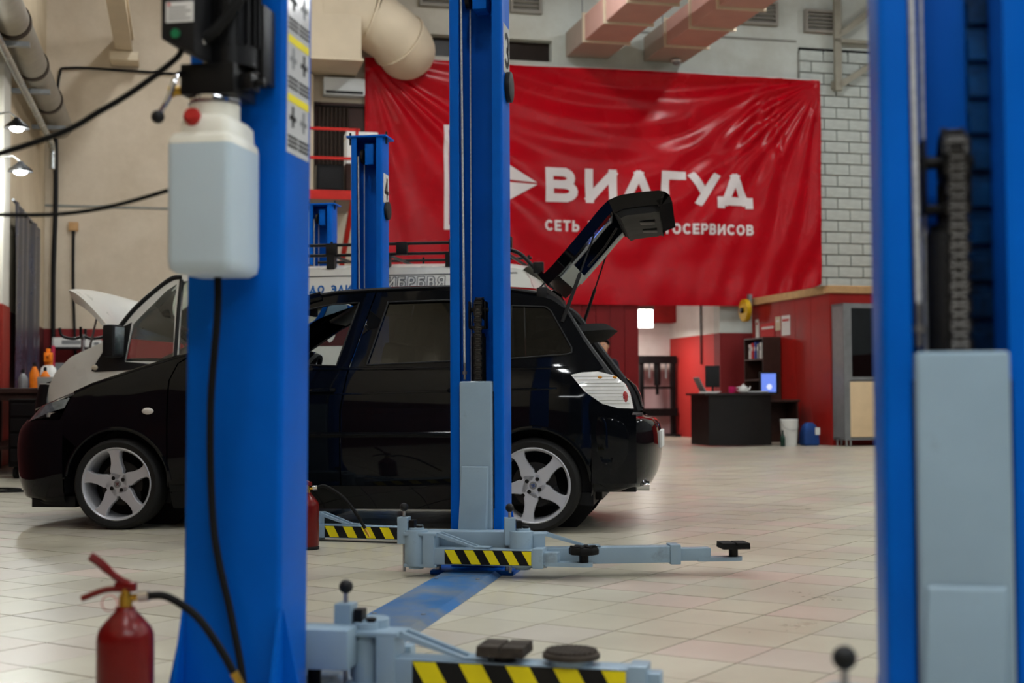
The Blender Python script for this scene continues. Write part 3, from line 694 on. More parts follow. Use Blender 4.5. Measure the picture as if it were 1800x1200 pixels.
def arm(post, loc, ang, L1, L2, striped, pad, stored=None, dz=0.0, face=-1, label=None):
    """swing arm as one part of its post; sub-parts hang below it. +x runs along the arm"""
    M = Matrix.Translation((loc[0], loc[1], dz)) @ Matrix.Rotation(ang, 4, 'Z')
    b = B()
    b.b2((.06, -.045, .06), (L1, .045, .135)); b.b2((L1-.035, -.052, .052), (L1+.015, .052, .143))
    b.b2((.045, -.05, .045), (.10, .05, .20)); b.b2((-.05, -.05, .19), (.11, .05, .205)); b.b2((-.05, -.045, .045), (.11, .045, .06))
    a = b.build('swing_arm', GREYP, post, bevel=.005)
    a.matrix_local = M
    B().cyl((0, 0, .035), (0, 0, .225), .036, 20).build('pivot_pin', GREYP, a, bevel=.003)
    br = B()
    for s in (-.036, .02):
        br.add([(.10, s, .20), (.115, s, .205), (.30, s, .142), (.36, s, .142), (.36, s, .136), (.29, s, .136), (.105, s, .19),
                (.10, s+.016, .20), (.115, s+.016, .205), (.30, s+.016, .142), (.36, s+.016, .142), (.36, s+.016, .136), (.29, s+.016, .136), (.105, s+.016, .19)],
               [(0,1,2,3,4,5,6), (13,12,11,10,9,8,7)] + [(i, (i+1) % 7, 7+(i+1) % 7, 7+i) for i in range(7)])
    br.b2((.10, -.036, .200), (.118, .036, .206)); br.b2((.295, -.036, .1365), (.36, .036, .143))
    br.build('brace', GREYP, a)
    B().b2((L1+.01, -.034, .066), (L1+L2, .034, .124)).build('inner_tube', GREYP, a, bevel=.004)
    e = L1+L2
    B().b2((e-.06, -.036, .062), (e+.12, .036, .08)).cyl((e+.12, 0, .062), (e+.12, 0, .08), .036, 20).build('end_plate', GREYP, a)
    if striped:
        x0, x1 = .15, L1-.04; sw = (x1-x0)/9.0
        for sd in (-1, 1):
            y = sd*.0455
            db = B(); db.add([(x0, y, .064), (x1, y, .064), (x1, y, .131), (x0, y, .131)], [(0,1,2,3)]); db.build('hazard_decal', HBLACK, a, smooth=False)
            yb = B(); k = 0; yy = sd*.0461
            xs = x0
            while xs < x1-.02:
                sk = .036
                p = [(xs+sk, .066), (xs+sk+sw, .066), (xs+sw, .129), (xs, .129)]
                p = [(min(q[0], x1), q[1]) for q in p]; yb.add([(q[0], yy, q[1]) for q in p], [(0,1,2,3)]); xs += sw*2
            yb.build('yellow_stripe', YELLOW, a, smooth=False)
    if pad:
        B().cyl((e+.115, 0, .08), (e+.115, 0, .118), .022, 14).build('pad_stem', BLACKM, a)
        q = B(); pad_mesh(q, pad, (e+.115, 0, .133)); q.build('rubber_pad', RUBBER, a)
    for (kd, x) in (stored or []):
        B().cyl((x, .0, .135), (x, .0, .15), .06 if kd == 'round' else .03, 20).build('pad_seat', GREYP if kd == 'round' else BLACKM, a)
        q = B(); pad_mesh(q, kd, (x, 0, .167)); q.build('rubber_pad', DUSTR, a)
    # lock pin with ball knob
    B().b2((-.085, -.03, .15), (-.035, .03, .275)).build('lock_box', GREYP, a, bevel=.004)
    B().cyl((-.06, 0, .02), (-.06, 0, .31), .007, 10).build('lock_rod', STEEL, a)
    B().ball((-.06, 0, .32), .02, 18).build('ball_knob', PLAST, a)
    B().b2((-.03, -.02, .205), (-.005, .02, .26)).cyl((.015, 0, .205), (.015, 0, .235), .016, 10).build('lock_pawl', BLACKM, a)
    return a
def lift_post(label, loc, rotz, arms=(), inner=True, detail=2, group=None, number=None, lean=0.0, gusset=True, carriage=True):
    p = thing('lift_post', label, 'lift post', loc, rotz, group)
    p.rotation_euler = (0, lean, rotz)
    channel(PW, PD, PLIP, PTH, .02, PH).build('column', BLUE, p, ang=25)
    B().b2((-.2, -.14, 0), (.2, PD+.09, .02)).build('base_plate', BLUE, p, bevel=.004)
    for x in (-.17, .17):
        for y in (-.1, PD+.05): B().cyl((x, y, .02), (x, y, .042), .017, 6).build('anchor_bolt', STEEL, p)
    if gusset:
        for s in (-1, 1):
            x = s*(PW/2-.004)
            B().prism([(0, .02), (s*.06, .02), (0, .30)], .008, Matrix.Translation((s*PW/2, PD-.03, 0))).build('gusset', BLUE, p, smooth=False)
            B().add([(x-.004, PD, .02), (x-.004, PD+.085, .02), (x-.004, PD, .30), (x+.004, PD, .02), (x+.004, PD+.085, .02), (x+.004, PD, .30)], [(0,1,2), (5,4,3), (0,3,4,1), (1,4,5,2), (2,5,3,0)]).build('gusset', BLUE, p, smooth=False)
    B().b2((-PW/2-.035, -.01, PH), (PW/2+.035, PD+.03, PH+.016)).build('top_plate', BLUE, p, bevel=.003)
    for x in (-PW/2-.02, PW/2+.02): B().cyl((x, .06, PH-.05), (x, .06, PH+.05), .009, 8).build('top_bolt', BLACKM, p)
    if inner:
        B().b2((-.02, .03, 2.73), (.05, .15, 2.9)).build('pulley_box', BLUE, p, bevel=.006)
        B().cyl((-.055, .06, 2.8), (-.035, .06, 2.8), .06, 24).build('rope_pulley', BLACKM, p)
        B().tube([(-.078, .035, 2.8), (-.066, .035, .97)], .006, 8).build('wire_rope', CABLEM, p)
        B().tube([(-.045, .10, 2.78), (-.045, .10, .5)], .0035, 6).build('return_rope', CABLEM, p)
        B().cyl((-.066, .035, .92), (-.066, .035, 1.0), .007, 10).cyl((-.066, .035, .945), (-.066, .035, .96), .012, 6).build('rope_end', STEEL, p)
    if carriage:
        c = B(); c.b2((-.079, -.03, .2), (.079, .05, .91)); cc = c.build('carriage', GREYP, p, bevel=.010, seg=3)
        f = B(); f.add([(-.074, -.034, .2), (.060, -.034, .2), (.066, -.034, .505), (-.068, -.034, .505), (-.082, -.058, .2), (.052, -.058, .2), (.060, -.040, .50), (-.066, -.040, .50)],
              [(3,2,1,0), (4,5,6,7), (0,1,5,4), (1,2,6,5), (2,3,7,6), (3,0,4,7)]); f.build('front_plate', GREYP, cc, bevel=.004)
        B().b2((-.235, -.147, .095), (.235, -.035, .205)).build('cross_beam', GREYP, cc, bevel=.008)
        B().cyl((-.25, -.2, .05), (-.25, -.2, .215), .055, 22).build('pivot_sleeve', GREYP, cc, bevel=.003)
        B().cyl((.25, -.2, .05), (.25, -.2, .215), .055, 22).build('pivot_sleeve', GREYP, cc, bevel=.003)
        for s in (-1, 1): B().b2((s*.0815-.006, .0, .3), (s*.0815+.006, .03, .86)).build('slide_block', RUBBER, cc)
    if detail >= 2:
        B().cyl((-.008, .095, .06), (-.008, .095, 1.13), .036, 20).build('cylinder', PLAST, p, bevel=.003)
        B().cyl((-.008, .095, 1.13), (-.008, .095, 1.145), .03, 20).cyl((-.008, .095, 1.14), (-.008, .095, 1.22), .016, 16).build('piston_rod', BLACKM, p)
        wb = B(); wb.b2((-.052, .06, 1.17), (-.044, .13, 1.30)); wb.b2((.026, .06, 1.17), (.034, .13, 1.30)); wb.b2((-.052, .07, 1.165), (.034, .12, 1.18)); wb.cyl((-.056, .09, 1.26), (.042, .09, 1.26), .012, 12); wb.build('wheel_bracket', BLACKM, p, bevel=.002)
        wh = B(); wh.lathe([(.012, -.016), (.04, -.016), (.05, -.022), (.05, -.019), (.042, -.012), (.042, .012), (.05, .019), (.05, .022), (.04, .016), (.012, .016), (.012, -.016)], 28, Matrix.Translation((.002, .075, 1.26)) @ Matrix.Rotation(pi/2, 4, 'Y')); wh.build('chain_wheel', BLACKM, p)
        ch = B(); ch.b2((-.004, .018, .9), (.008, .024, 1.26)); ch.build('chain', CHAIN, p)
        chain = p.children[-1]
        z = .905; k = 0
        while z < 1.27:
            o = bpy.data.objects.new('chain_link', LINKME); COL.objects.link(o); o.parent = chain; o.location = (.003, .022, z); o.scale = (1 if k % 2 else .82, 1, 1); z += .0176; k += 1
        for k in range(5):
            a = radians(12+k*26); o = bpy.data.objects.new('chain_link', LINKME); COL.objects.link(o); o.parent = chain
            o.location = (.003, .075-.052*cos(a), 1.262+.052*sin(a)); o.rotation_euler = (-a, 0, 0); o.scale = (1 if k % 2 else .82, 1, 1)
        r = B(); r.b2((.048, PD-.022, .3), (.09, PD-.008, 2.7))
        z = .35
        while z < 2.66:
            r.b2((.050, PD-.036, z), (.088, PD-.02, z+.042)); z += .07
        r.build('safety_rack', mat('oily_blue_rack', srgb(6, 66, 118), .35, .2, .3, 14, dirt=srgb(8, 22, 34), dscale=9, dlo=.45, dhi=.7), p, bevel=.002, seg=1)
    for a in arms: arm(p, **a)
    if number:
        s_ = 1
        pl = B(); pl.b2((PW/2, .04, 2.42), (PW/2+.0015, .2, 2.66)); pl.build('number_plate', mat('glossy_label', srgb(225, 225, 225), .15, 0, .03, 3, coat=.8), p, smooth=False)
        nb = B(); letters(nb, number, .07, 2.45, .18, .03, lambda x, y: (PW/2+.0025, x, y)); nb.build('number', BLACKM, p.children[-1], smooth=False, weld=False)
        B().cyl((PW/2, .13, 2.36), (PW/2+.025, .13, 2.36), .075, 24).build('side_pulley_cover', PLAST, p, bevel=.004)
    return p
D10 = Vector((sin(radians(10)), cos(radians(10)), 0)); W10 = Vector((cos(radians(10)), -sin(radians(10)), 0))
A = radians
# centre post, open side to the camera
PC = Vector((-.172, 6.62, 0))
lift_post('blue lift post numbered 3 with grey carriage standing in front of the black car', PC, LAX,
    arms=[dict(loc=(-.25, -.2), ang=A(-3), L1=.60, L2=.08, striped=True, pad='cross'), dict(loc=(.25, -.17), ang=A(15), L1=.72, L2=.16, striped=False, pad='square')], number='3', group='lift posts')
# left post of the same lift, seen from its back
PL = Vector((-.689, 3.767, 0))
left_post = lift_post('blue lift post seen from behind carrying the white oil tank and instruction stickers', PL, A(170), lean=A(-.45),
    arms=[dict(loc=(-.25, -.16), ang=A(177), L1=.78, L2=.05, striped=True, pad=None, stored=[('square', .40), ('round', .585)], dz=-.015), dict(loc=(.25, -.285), ang=A(182), L1=.5, L2=.1, striped=False, pad=None)], detail=1, group='lift posts')
# near right post, open side to the camera
PR = Vector((.790, 2.42, 0))
lift_post('blue lift post at the very front showing its chain, black cylinder and wire rope', PR, LAX,
    arms=[dict(loc=(-.25, -.27), ang=A(-120), L1=.5, L2=.2, striped=True, pad='square', dz=.09)], detail=2, group='lift posts')
# lift under the black car
lift_post('blue lift post numbered 4 behind the black car with its top end in view', Vector((-1.177, 11.1, 0)), LAX, arms=[], detail=1, number='4', group='lift posts')
lift_post('blue lift post behind the tank post, its striped arm beside a red extinguisher', Vector((-1.5, 8.0, 0)), A(170),
    arms=[dict(loc=(-.25, -.18), ang=A(170), L1=.72, L2=.05, striped=True, pad=None, dz=-.04)], detail=0, group='lift posts')
lift_post('short looking blue lift post standing beyond the white van roof rack', Vector((-2.1, 15.0, 0)), LAX, arms=[], detail=1, group='lift posts', carriage=False)
B().cyl((-.118, -.105, .02), (-.118, -.105, .17), .019, 16).build('rubber_stop', RUBBER, left_post, bevel=.003)
# floor cover plate between the two posts of the front lift
def floor_plate(a, b_, w, label):
    a, b_ = Vector(a), Vector(b_); d = (b_-a); L = d.length; rz = math.atan2(d.y, d.x)
    t = thing('floor_plate', label, 'floor plate', a, rz)
    bb = B(); bb.add([(0, -w/2-.012, 0), (L, -w/2-.012, 0), (L, -w/2+.02, .022), (0, -w/2+.02, .022), (0, w/2-.02, .022), (L, w/2-.02, .022), (L, w/2+.012, 0), (0, w/2+.012, 0)], [(0,1,2,3), (3,2,5,4), (4,5,6,7), (0,3,4,7), (1,6,5,2), (0,7,6,1)])
    bb.build('cover', mat('worn_blue_plate', srgb(26, 92, 150), .5, .1, .12, 4, .05, 40, dirt=srgb(104, 112, 118), dscale=3.0, dlo=.42, dhi=.62), t, smooth=False)
    for x in (.3, L/2, L-.3):
        for y in (-w/2+.04, w/2-.04): B().cyl((x, y, .02), (x, y, .025), .01, 8).build('screw', GREYM, t)
floor_plate(PL + D10*.02 + Vector((0, 0, .001)) + D10*.13, PC - D10*.15 + Vector((0, 0, .001)), .27, 'worn blue steel floor plate running between the posts of the front lift')
floor_plate(Vector((-1.177, 11.1, .001)) - D10*2.85 , Vector((-1.177, 11.1, .001)) - D10*.15, .27, 'dark blue floor plate lying under the black car')

# ------------------------------------------------------------------ sticker on the side of the left post (world right side = local -x)
st = B(); XS = -PW/2-.0012
st.b2((XS, .03, 1.475), (XS+.001, .205, 2.1)); stick = st.build('instruction_sticker', mat('sticker_white', srgb(214, 214, 216), .12, 0, .04, 6, coat=.9), left_post, smooth=False)
for k in range(4):
    z = 1.485 + k*.155
    B().b2((XS-.001, .035, z+.125), (XS-.0002, .2, z+.145)).build('yellow_bar', YELLOW, stick, smooth=False)
    for y0 in (.035, .122):
        for q in range(3): B().b2((XS-.001, y0, z+.006+q*.012), (XS-.0002, y0+.076, z+.013+q*.012)).build('text_bar', BLACKM, stick, smooth=False)
        B().b2((XS-.001, y0+.03, z+.06), (XS-.0002, y0+.045, z+.115)).b2((XS-.001, y0+.012, z+.078), (XS-.0002, y0+.064, z+.09)).build('pictogram', GREYM if (k+int(y0*100)) % 2 else BLACKM, stick, smooth=False)

# ------------------------------------------------------------------ hydraulic power unit on the back of the left post
PB = PL - D10*PD
u = thing('hydraulic_power_unit', 'hydraulic power unit with translucent white oil tank and black motor on the left post', 'hydraulic unit', PB, LAX)
TANK = mat('translucent_tank', srgb(194, 210, 219), .35, 0, .03, 3, sss=.5)
TANKT = mat('tank_shoulder', srgb(232, 230, 218), .4, 0, .03, 3, sss=.4)
def rbox(b, x0, x1, y0, y1, rows, r=.02):
    """rounded vertical box through rows of (z, inset)"""
    V = []; n = 0
    for z, ins in rows:
        ring = []
        for cx, cy, a0 in ((x1-ins-r, y1-ins-r, 0), (x0+ins+r, y1-ins-r, 90), (x0+ins+r, y0+ins+r, 180), (x1-ins-r, y0+ins+r, 270)):
            for k in range(5): ring.append((cx+r*cos(A(a0+22.5*k)), cy+r*sin(A(a0+22.5*k)), z))
        n = len(ring); V += ring
    Fs = [(i*n+k, i*n+(k+1) % n, (i+1)*n+(k+1) % n, (i+1)*n+k) for i in range(len(rows)-1) for k in range(n)] + [tuple(range(n-1, -1, -1)), tuple(range((len(rows)-1)*n, len(rows)*n))]
    b.add(V, Fs)
tb_ = B(); rbox(tb_, -.072, .092, -.245, -.03, [(1.14, .016), (1.15, .003), (1.17, 0), (1.455, 0)]); tank = tb_.build('oil_tank', TANK, u, ang=50)
tb_ = B(); rbox(tb_, -.072, .092, -.245, -.03, [(1.455, 0), (1.472, .002), (1.482, .010)]); rbox(tb_, -.045, .082, -.235, -.035, [(1.478, 0), (1.515, .002), (1.528, .012)]); tb_.cyl((.01, -.135, 1.52), (.01, -.135, 1.57), .062, 28); tb_.build('tank_shoulder', TANKT, u, ang=50)
B().lathe([(.0, 0), (.019, 0), (.021, .004), (.021, .02), (.017, .026), (0, .026)], 14, Matrix.Translation((-.008, -.222, 1.515)) @ Matrix.Rotation(A(62), 4, 'X')).build('red_filler_cap', mat('red_cap', srgb(170, 30, 26), .45), u)
B().cyl((.01, -.135, 1.565), (.01, -.135, 1.583), .066, 32).build('clamp_ring', CHROME, u, bevel=.002)
pb_ = B(); pb_.b2((-.055, -.2, 1.583), (.085, -.05, 1.66)); pb_.b2((.085, -.16, 1.6), (.115, -.1, 1.64)); pb_.cyl((.11, -.13, 1.62), (.14, -.13, 1.62), .012, 10); pb_.build('pump_block', BLACKM, u, bevel=.006)
mo = B(); mo.cyl((.045, -.12, 1.66), (.045, -.12, 2.1), .068, 28)
for k in range(20):
    a = 2*pi*k/20; mo.box((.045+.071*cos(a), -.12+.071*sin(a), 1.9), (.012, .003, .38), rz=a)
mo.build('motor', BLACKM, u)
B().b2((.06, -.10, 1.63), (.125, -.012, 1.83)).build('mount_plate', BLACKM, u, bevel=.008)
for z in (1.65, 1.8): B().cyl((.105, -.112, z), (.105, -.10, z), .008, 8).build('bolt', STEEL, u)
cb = B(); cb.add([(-.066, -.29, 1.70), (.022, -.29, 1.66), (.022, -.15, 1.66), (-.066, -.15, 1.70), (-.066, -.29, 1.95), (.022, -.29, 1.95), (.022, -.15, 1.95), (-.066, -.15, 1.95)], [(3,2,1,0), (4,5,6,7), (0,1,5,4), (1,2,6,5), (2,3,7,6), (3,0,4,7)]); ctl = cb.build('control_box', PLAST, u, bevel=.006)
B().b2((-.052, -.2915, 1.738), (.018, -.2902, 1.788)).build('white_label', PAPER, ctl, smooth=False)
for q in range(4): B().b2((-.047, -.2922, 1.745+q*.009), (.0 if q % 2 else .012, -.2914, 1.748+q*.009)).build('label_print', GREYM, ctl, smooth=False)
B().b2((-.048, -.2922, 1.779), (-.04, -.2914, 1.785)).build('label_mark', REDPRINT, ctl, smooth=False)
B().cyl((-.026, -.29, 1.71), (-.026, -.298, 1.71), .011, 18).build('green_button', mat('green_button', srgb(20, 110, 70), .4), ctl)
B().tube([tuple(p) for p in bez([(-.045, -.2, 1.64), (-.05, -.235, 1.62), (-.062, -.25, 1.565), (-.085, -.25, 1.53)], 5)], .0065, 8).build('release_lever', CHROME, u)
B().ball((-.09, -.25, 1.52), .0165, 18).build('ball_knob', PLAST, u)
B().cyl((-.055, -.15, 1.605), (-.10, -.17, 1.60), .012, 10).cyl((-.085, -.165, 1.6), (-.095, -.17, 1.6), .016, 6).build('brass_fitting', BRASS, u)
# hoses: part of the unit
def hose(name, pts, r, m, parent=None): return B().tube([tuple(p) for p in bez(pts, 10)], r, 10).build(name, m, parent)
hose('pressure_hose', [(.115, -.05, 2.15), (.13, -.14, 1.96), (.11, -.2, 1.83), (.05, -.225, 1.735), (.005, -.23, 1.705)], .014, RUBBER, u)
B().cyl((.02, -.228, 1.712), (-.012, -.23, 1.70), .017, 12).build('hose_ferrule', CHROME, u)
hose('return_hose', [(.0, -.09, 1.16), (.0, -.09, 1.05), (-.03, -.06, .80), (-.028, -.04, .50), (.02, -.04, .28), (.055, -.05, .12), (.06, -.08, .03), (.09, -.16, .015)], .0095, RUBBER, u)
# ------------------------------------------------------------------ the black estate car. Car frame: x to the tail, y away from the camera, z up; origin at the near rear tyre
CARA = radians(-7.73)
car = thing('black_car', 'black estate car with raised tailgate and silver five-spoke wheels', 'car', (.123, 8.443, 0), CARA)
CYC = .86
WT = [(-3.62, .50), (-3.55, .60), (-3.45, .70), (-3.3, .775), (-3.1, .825), (-2.7, .86), (-2.2, .872), (-.2, .872), (.1, .868), (.3, .85), (.45, .825), (.55, .80), (.62, .77), (.7, .70), (.78, .55)]
ZT = [(.12, -.07), (.2, -.045), (.32, -.012), (.45, 0), (.62, .004), (.78, 0), (.88, -.012), (.96, -.032), (1.04, -.062), (1.1, -.09), (1.5, -.265), (1.6, -.31)]
HE = [(-3.6, .62), (-3.48, .70), (-3.25, .79), (-3.06, .855), (-2.89, .925), (-2.59, 1.015), (-2.3, 1.10), (-2.1, 1.13)]
def hw(x, z):
    if x < -2.1:
        zz = z*1.09/max(.6, lerp_tab(HE, x)); k = min(1, (-2.1-x)/.3); z = z*(1-k)+zz*k
    return smooth_tab(WT, x, .06) + smooth_tab(ZT, z, .05)
def near(x, z): return (x, CYC-hw(x, z), z)
def side_part(name, outer, holes, m, step=.06, parent=None, off=0.0, thick=.03):
    """one panel on the near side and its mirror image on the far side"""
    res = []
    for s in (-1, 1):
        b = B(); skin_panel(b, outer, holes, step, lambda x, z: (x, CYC+s*(hw(x, z)+off), z), lambda x, z: (x, CYC+s*(hw(x, z)+off-thick), z))
        res.append(b.build(name, m, parent or car, ang=50))
    return res
def arcp(cx, cz, r, a0, a1, n=16): return [(cx+r*cos(radians(a0+(a1-a0)*i/n)), cz+r*sin(radians(a0+(a1-a0)*i/n))) for i in range(n+1)]
FWX = -2.68; AR = .352
# front wing, doors, rear quarter
wing = [(-2.345, .27), (-2.345, .95), (-2.30, 1.06), (-2.22, 1.115), (-2.3, 1.095), (-2.59, 1.01), (-2.89, .92), (-3.03, .86), (-3.09, .70), (-3.08, .62)] + arcp(FWX, .29, AR, 140, 6)
wing[4:5] = []
side_part('front_wing', wing, [], CARB)
fd_win = [(-2.03, 1.085), (-1.62, 1.335), (-1.47, 1.405), (-1.32, 1.435), (-1.145, 1.445), (-1.25, 1.035), (-1.9, 1.06)]
fdoor = [(-2.335, .27), (-2.335, .95), (-2.29, 1.06), (-2.18, 1.115), (-2.08, 1.125), (-1.62, 1.405), (-1.45, 1.475), (-1.3, 1.497), (-1.045, 1.512), (-1.17, 1.035), (-1.215, .75), (-1.215, .27)]
doors = side_part('front_door', fdoor, [fd_win], CARB)
rd_win = [(-1.055, 1.04), (-.955, 1.445), (-.60, 1.452), (-.31, 1.44), (-.325, 1.065)]
rdoor = [(-1.205, .27), (-1.205, .75), (-1.16, 1.035), (-1.035, 1.512), (-.57, 1.522), (-.235, 1.507), (-.25, 1.06), (-.285, .82), (-.36, .66), (-.43, .5), (-.44, .27)]
rdoors = side_part('rear_door', rdoor, [rd_win], CARB)
q_win = [(-.155, 1.41), (.06, 1.40), (.095, 1.375), (.235, 1.135), (.235, 1.105), (.2, 1.095), (-.155, 1.07)]
quarter = [(-.225, 1.507), (.05, 1.462), (.10, 1.445), (.18, 1.39), (.31, 1.18), (.43, 1.01), (.40, .993), (.23, .972), (.32, .862), (.43, .785), (.615, .752), (.6, .705), (.38, .70), (.36, .62)] + arcp(0, .29, AR, 60, 140) + [(-.43, .27+.26), (-.42, .5), (-.35, .66), (-.275, .82), (-.24, 1.06)]
quarter = [(-.225, 1.507), (.05, 1.462), (.10, 1.445), (.18, 1.39), (.31, 1.18), (.43, 1.01), (.40, .993), (.23, .972), (.32, .862), (.43, .785), (.615, .752), (.6, .705), (.395, .70), (.37, .55)] + arcp(0, .29, AR, 12, 142, 18) + [(-.35, .66), (-.275, .82), (-.24, 1.06)]
side_part('rear_quarter', quarter, [q_win], CARB, .05)
# glass: the near front pane is clear, the rear ones tinted
for nm, pl, gm, par in (('front_window', fd_win, GLASSC, doors), ('rear_window', rd_win, GLASST, rdoors)):
    for s, dpar in zip((-1, 1), par):
        if nm == 'front_window' and s == -1: continue       # this window is wound down
        b = B(); V, Fs = tri_panel(pl, [], .1); b.add([(x, CYC+s*(hw(x, z)-.012), z) for x, z in V], Fs); b.build(nm, gm, dpar)
for s in (-1, 1):
    b = B(); V, Fs = tri_panel(q_win, [], .1); b.add([(x, CYC+s*(hw(x, z)-.006), z) for x, z in V], Fs); b.build('quarter_window', GLASST, car)
# black rubber frames round the panes
def frame_strip(pl, w, off):
    out = []
    for s in (-1, 1):
        b = B(); n = len(pl); cx = sum(p[0] for p in pl)/n; cz = sum(p[1] for p in pl)/n
        dense = []
        for a, c in zip(pl, pl[1:]+pl[:1]):
            for k in range(6): dense.append((a[0]+(c[0]-a[0])*k/6, a[1]+(c[1]-a[1])*k/6))
        P = [(x, CYC+s*(hw(x, z)+off), z) for x, z in dense]; P.append(P[0]); b.tube(P, w, 6, cap=False); out.append(b.build('window_seal', PLAST, car))
    return out
for pl in (fd_win, rd_win, q_win): frame_strip(pl, .0055, .001)
# door details: handles, mouldings, wing repeaters
for s in (-1, 1):
    Y = lambda x, z, o=0: CYC+s*(hw(x, z)+o)
    for x0, par in ((-1.42, doors), (-.52, rdoors)):
        b = B(); b.tube([(x0, Y(x0, .875, .0), .875), (x0+.02, Y(x0, .875, .03), .877), (x0+.15, Y(x0, .88, .03), .882), (x0+.17, Y(x0, .88, 0), .884)], .013, 8); b.build('door_handle', CARB, par[0 if s < 0 else 1])
    b = B(); n = 30; b.grid(n, 3, lambda u, v: (-2.2+1.74*u, Y(-2.2+1.74*u, .6, .02*(1-(2*v-1)**2)+.001), .585+.035*v)); b.build('side_moulding', CARB, car)
    b = B(); b.grid(40, 6, lambda u, v: (-2.33+1.95*u, Y(-2.33+1.95*u, .27-.14*v, .008-.03*v*v), .285-.15*v)); b.build('sill', CARB, car)
    b = B(); b.ball((-2.47, Y(-2.47, .75, .002), .755), .04, 16, (1, .3, .55)); b.build('side_repeater', mat('clear_lens', srgb(210, 206, 200), .1, 0, .05, 9, coat=1), car)
    # flared arch lips
    for cx in (FWX, 0.0):
        b = B(); P = []
        for a in range(4, 177, 6):
            x, z = cx+(AR+.004)*cos(radians(a)), .29+(AR+.004)*sin(radians(a)); P.append((x, Y(x, z, -.004), z))
        b.tube(P, .014, 8); b.build('arch_lip', CARB, car)
        b = B(); b.grid(24, 5, lambda u, v: (cx+(AR+.01)*cos(radians(200*u-10)), Y(0 if cx else 0, .5, -.02) if False else CYC+s*(.84-.40*v), .29+(AR+.01)*sin(radians(200*u-10)))); b.build('wheel_house', PLAST, car)
        B().cyl((cx, CYC+s*.43, .29), (cx, CYC+s*.45, .29), AR+.02, 36).build('wheel_house_back', PLAST, car)
# bumpers and nose: rounded in plan
def sup(th, n): return (abs(cos(th))**(2/n), (1 if sin(th) >= 0 else -1)*abs(sin(th))**(2/n))
def nose(rows, x1, sgn, n=2.5, nv=44):
    b = B()
    def fn(u, v):
        k = u*(len(rows)-1); i = min(int(k), len(rows)-2); f = k-i
        z = rows[i][0]*(1-f)+rows[i+1][0]*f; x0 = rows[i][1]*(1-f)+rows[i+1][1]*f
        th = -pi/2+pi*v; cx, sy = sup(th, n); w = hw(x1, z)
        return (x1+(x0-x1)*cx, CYC+w*sy, z)
    b.grid(24, nv, fn); return b
fr = [(.17, -3.44), (.19, -3.54), (.23, -3.555), (.32, -3.585), (.45, -3.60), (.55, -3.60), (.62, -3.585), (.66, -3.56), (.70, -3.52)]
nose(fr, -3.06, -1).build('front_bumper', CARB, car, ang=60)
b = B(); b.grid(3, 44, lambda u, v: (-3.06+(-3.50+.1*u+3.06)*sup(-pi/2+pi*v, 2.5)[0], CYC+(hw(-3.06, .2)-.02)*sup(-pi/2+pi*v, 2.5)[1], .175-.025*u)); b.build('front_lip', PLAST, car)
for s in (-1, 1): B().b2((-3.32, CYC+s*.6-.12, .13), (-3.02, CYC+s*.6+.12, .2)).build('undertray', PLAST, car)
rr = [(.25, .60), (.27, .70), (.33, .735), (.40, .755), (.50, .765), (.60, .762), (.655, .75), (.69, .72), (.705, .66)]
nose(rr, .37, 1, 2.9).build('rear_bumper', CARB, car, ang=60)
b = B(); b.grid(4, 40, lambda u, v: (.37+(.66-.30*u-.37)*sup(-pi/2+pi*v, 2.9)[0], CYC+(hw(.37, .7)-.0*u)*sup(-pi/2+pi*v, 2.9)[1], .705+.02*u)); b.build('bumper_top', CARB, car)
for s in (-1, 1):
    b = B(); b.grid(8, 10, lambda u, v: (.36+.27*u*(1-.0), CYC+s*(hw(.36+.27*u, .7)+.004), .72-.42*v)); 
    b.build('bumper_side', CARB, car)
B().cyl((.42, .34, .275), (.70, .34, .27), .03, 18).build('exhaust_tip', CHROME, car)
pl_ = thing_plate = B(); pl_.b2((.755, CYC-.26, .5), (.775, CYC+.26, .61)); pl_.build('number_plate', PAPER, car, bevel=.003)
# hood
HM = [(-3.52, .70), (-3.46, .775), (-3.3, .865), (-3.1, .94), (-2.9, 1.0), (-2.6, 1.075), (-2.4, 1.12), (-2.2, 1.15)]
def hoodp(u, v):
    yy = 2*v-1; n = 2.5
    xf = -3.06+(-3.50+3.06)*(max(0, 1-abs(yy*.97)**n))**(1/n); xc = -2.14-.28*(1-yy*yy)
    x = xf+(xc-xf)*u; we = hw(max(x, -3.25), lerp_tab(HE, max(x, -3.25)))-.012
    ze = smooth_tab(HE, x, .08)+.0; zm = smooth_tab(HM, x, .08)
    return (x, CYC+we*yy, ze+(zm-ze)*(1-abs(yy)**2.4))
B().grid(36, 33, hoodp).build('hood', CARB, car, ang=60)
# rounded crests that catch the ceiling lights: bonnet edge and shoulder line
for s in (-1, 1):
    P = [(x, CYC+s*(hw(x, lerp_tab(HE, x))-.012), lerp_tab(HE, x)+.001) for x in [-3.02+.84*k/20 for k in range(21)]]
    B().tube(P, .016, 10).build('bonnet_edge', CARB, car)
    P = [(x, CYC+s*(hw(x, 1.015)-.004), 1.015-.004*cos(x)) for x in [-2.2+2.42*k/30 for k in range(31)]]
    B().tube(P, .0105, 8).build('waist_strip', CARB, car)
    P = [(x, CYC+s*(hw(x, .86)-.006), .86+.02*(x+1)) for x in [-2.3+2.45*k/30 for k in range(31)]]
    B().tube(P, .009, 8).build('shoulder_crease', CARB, car)
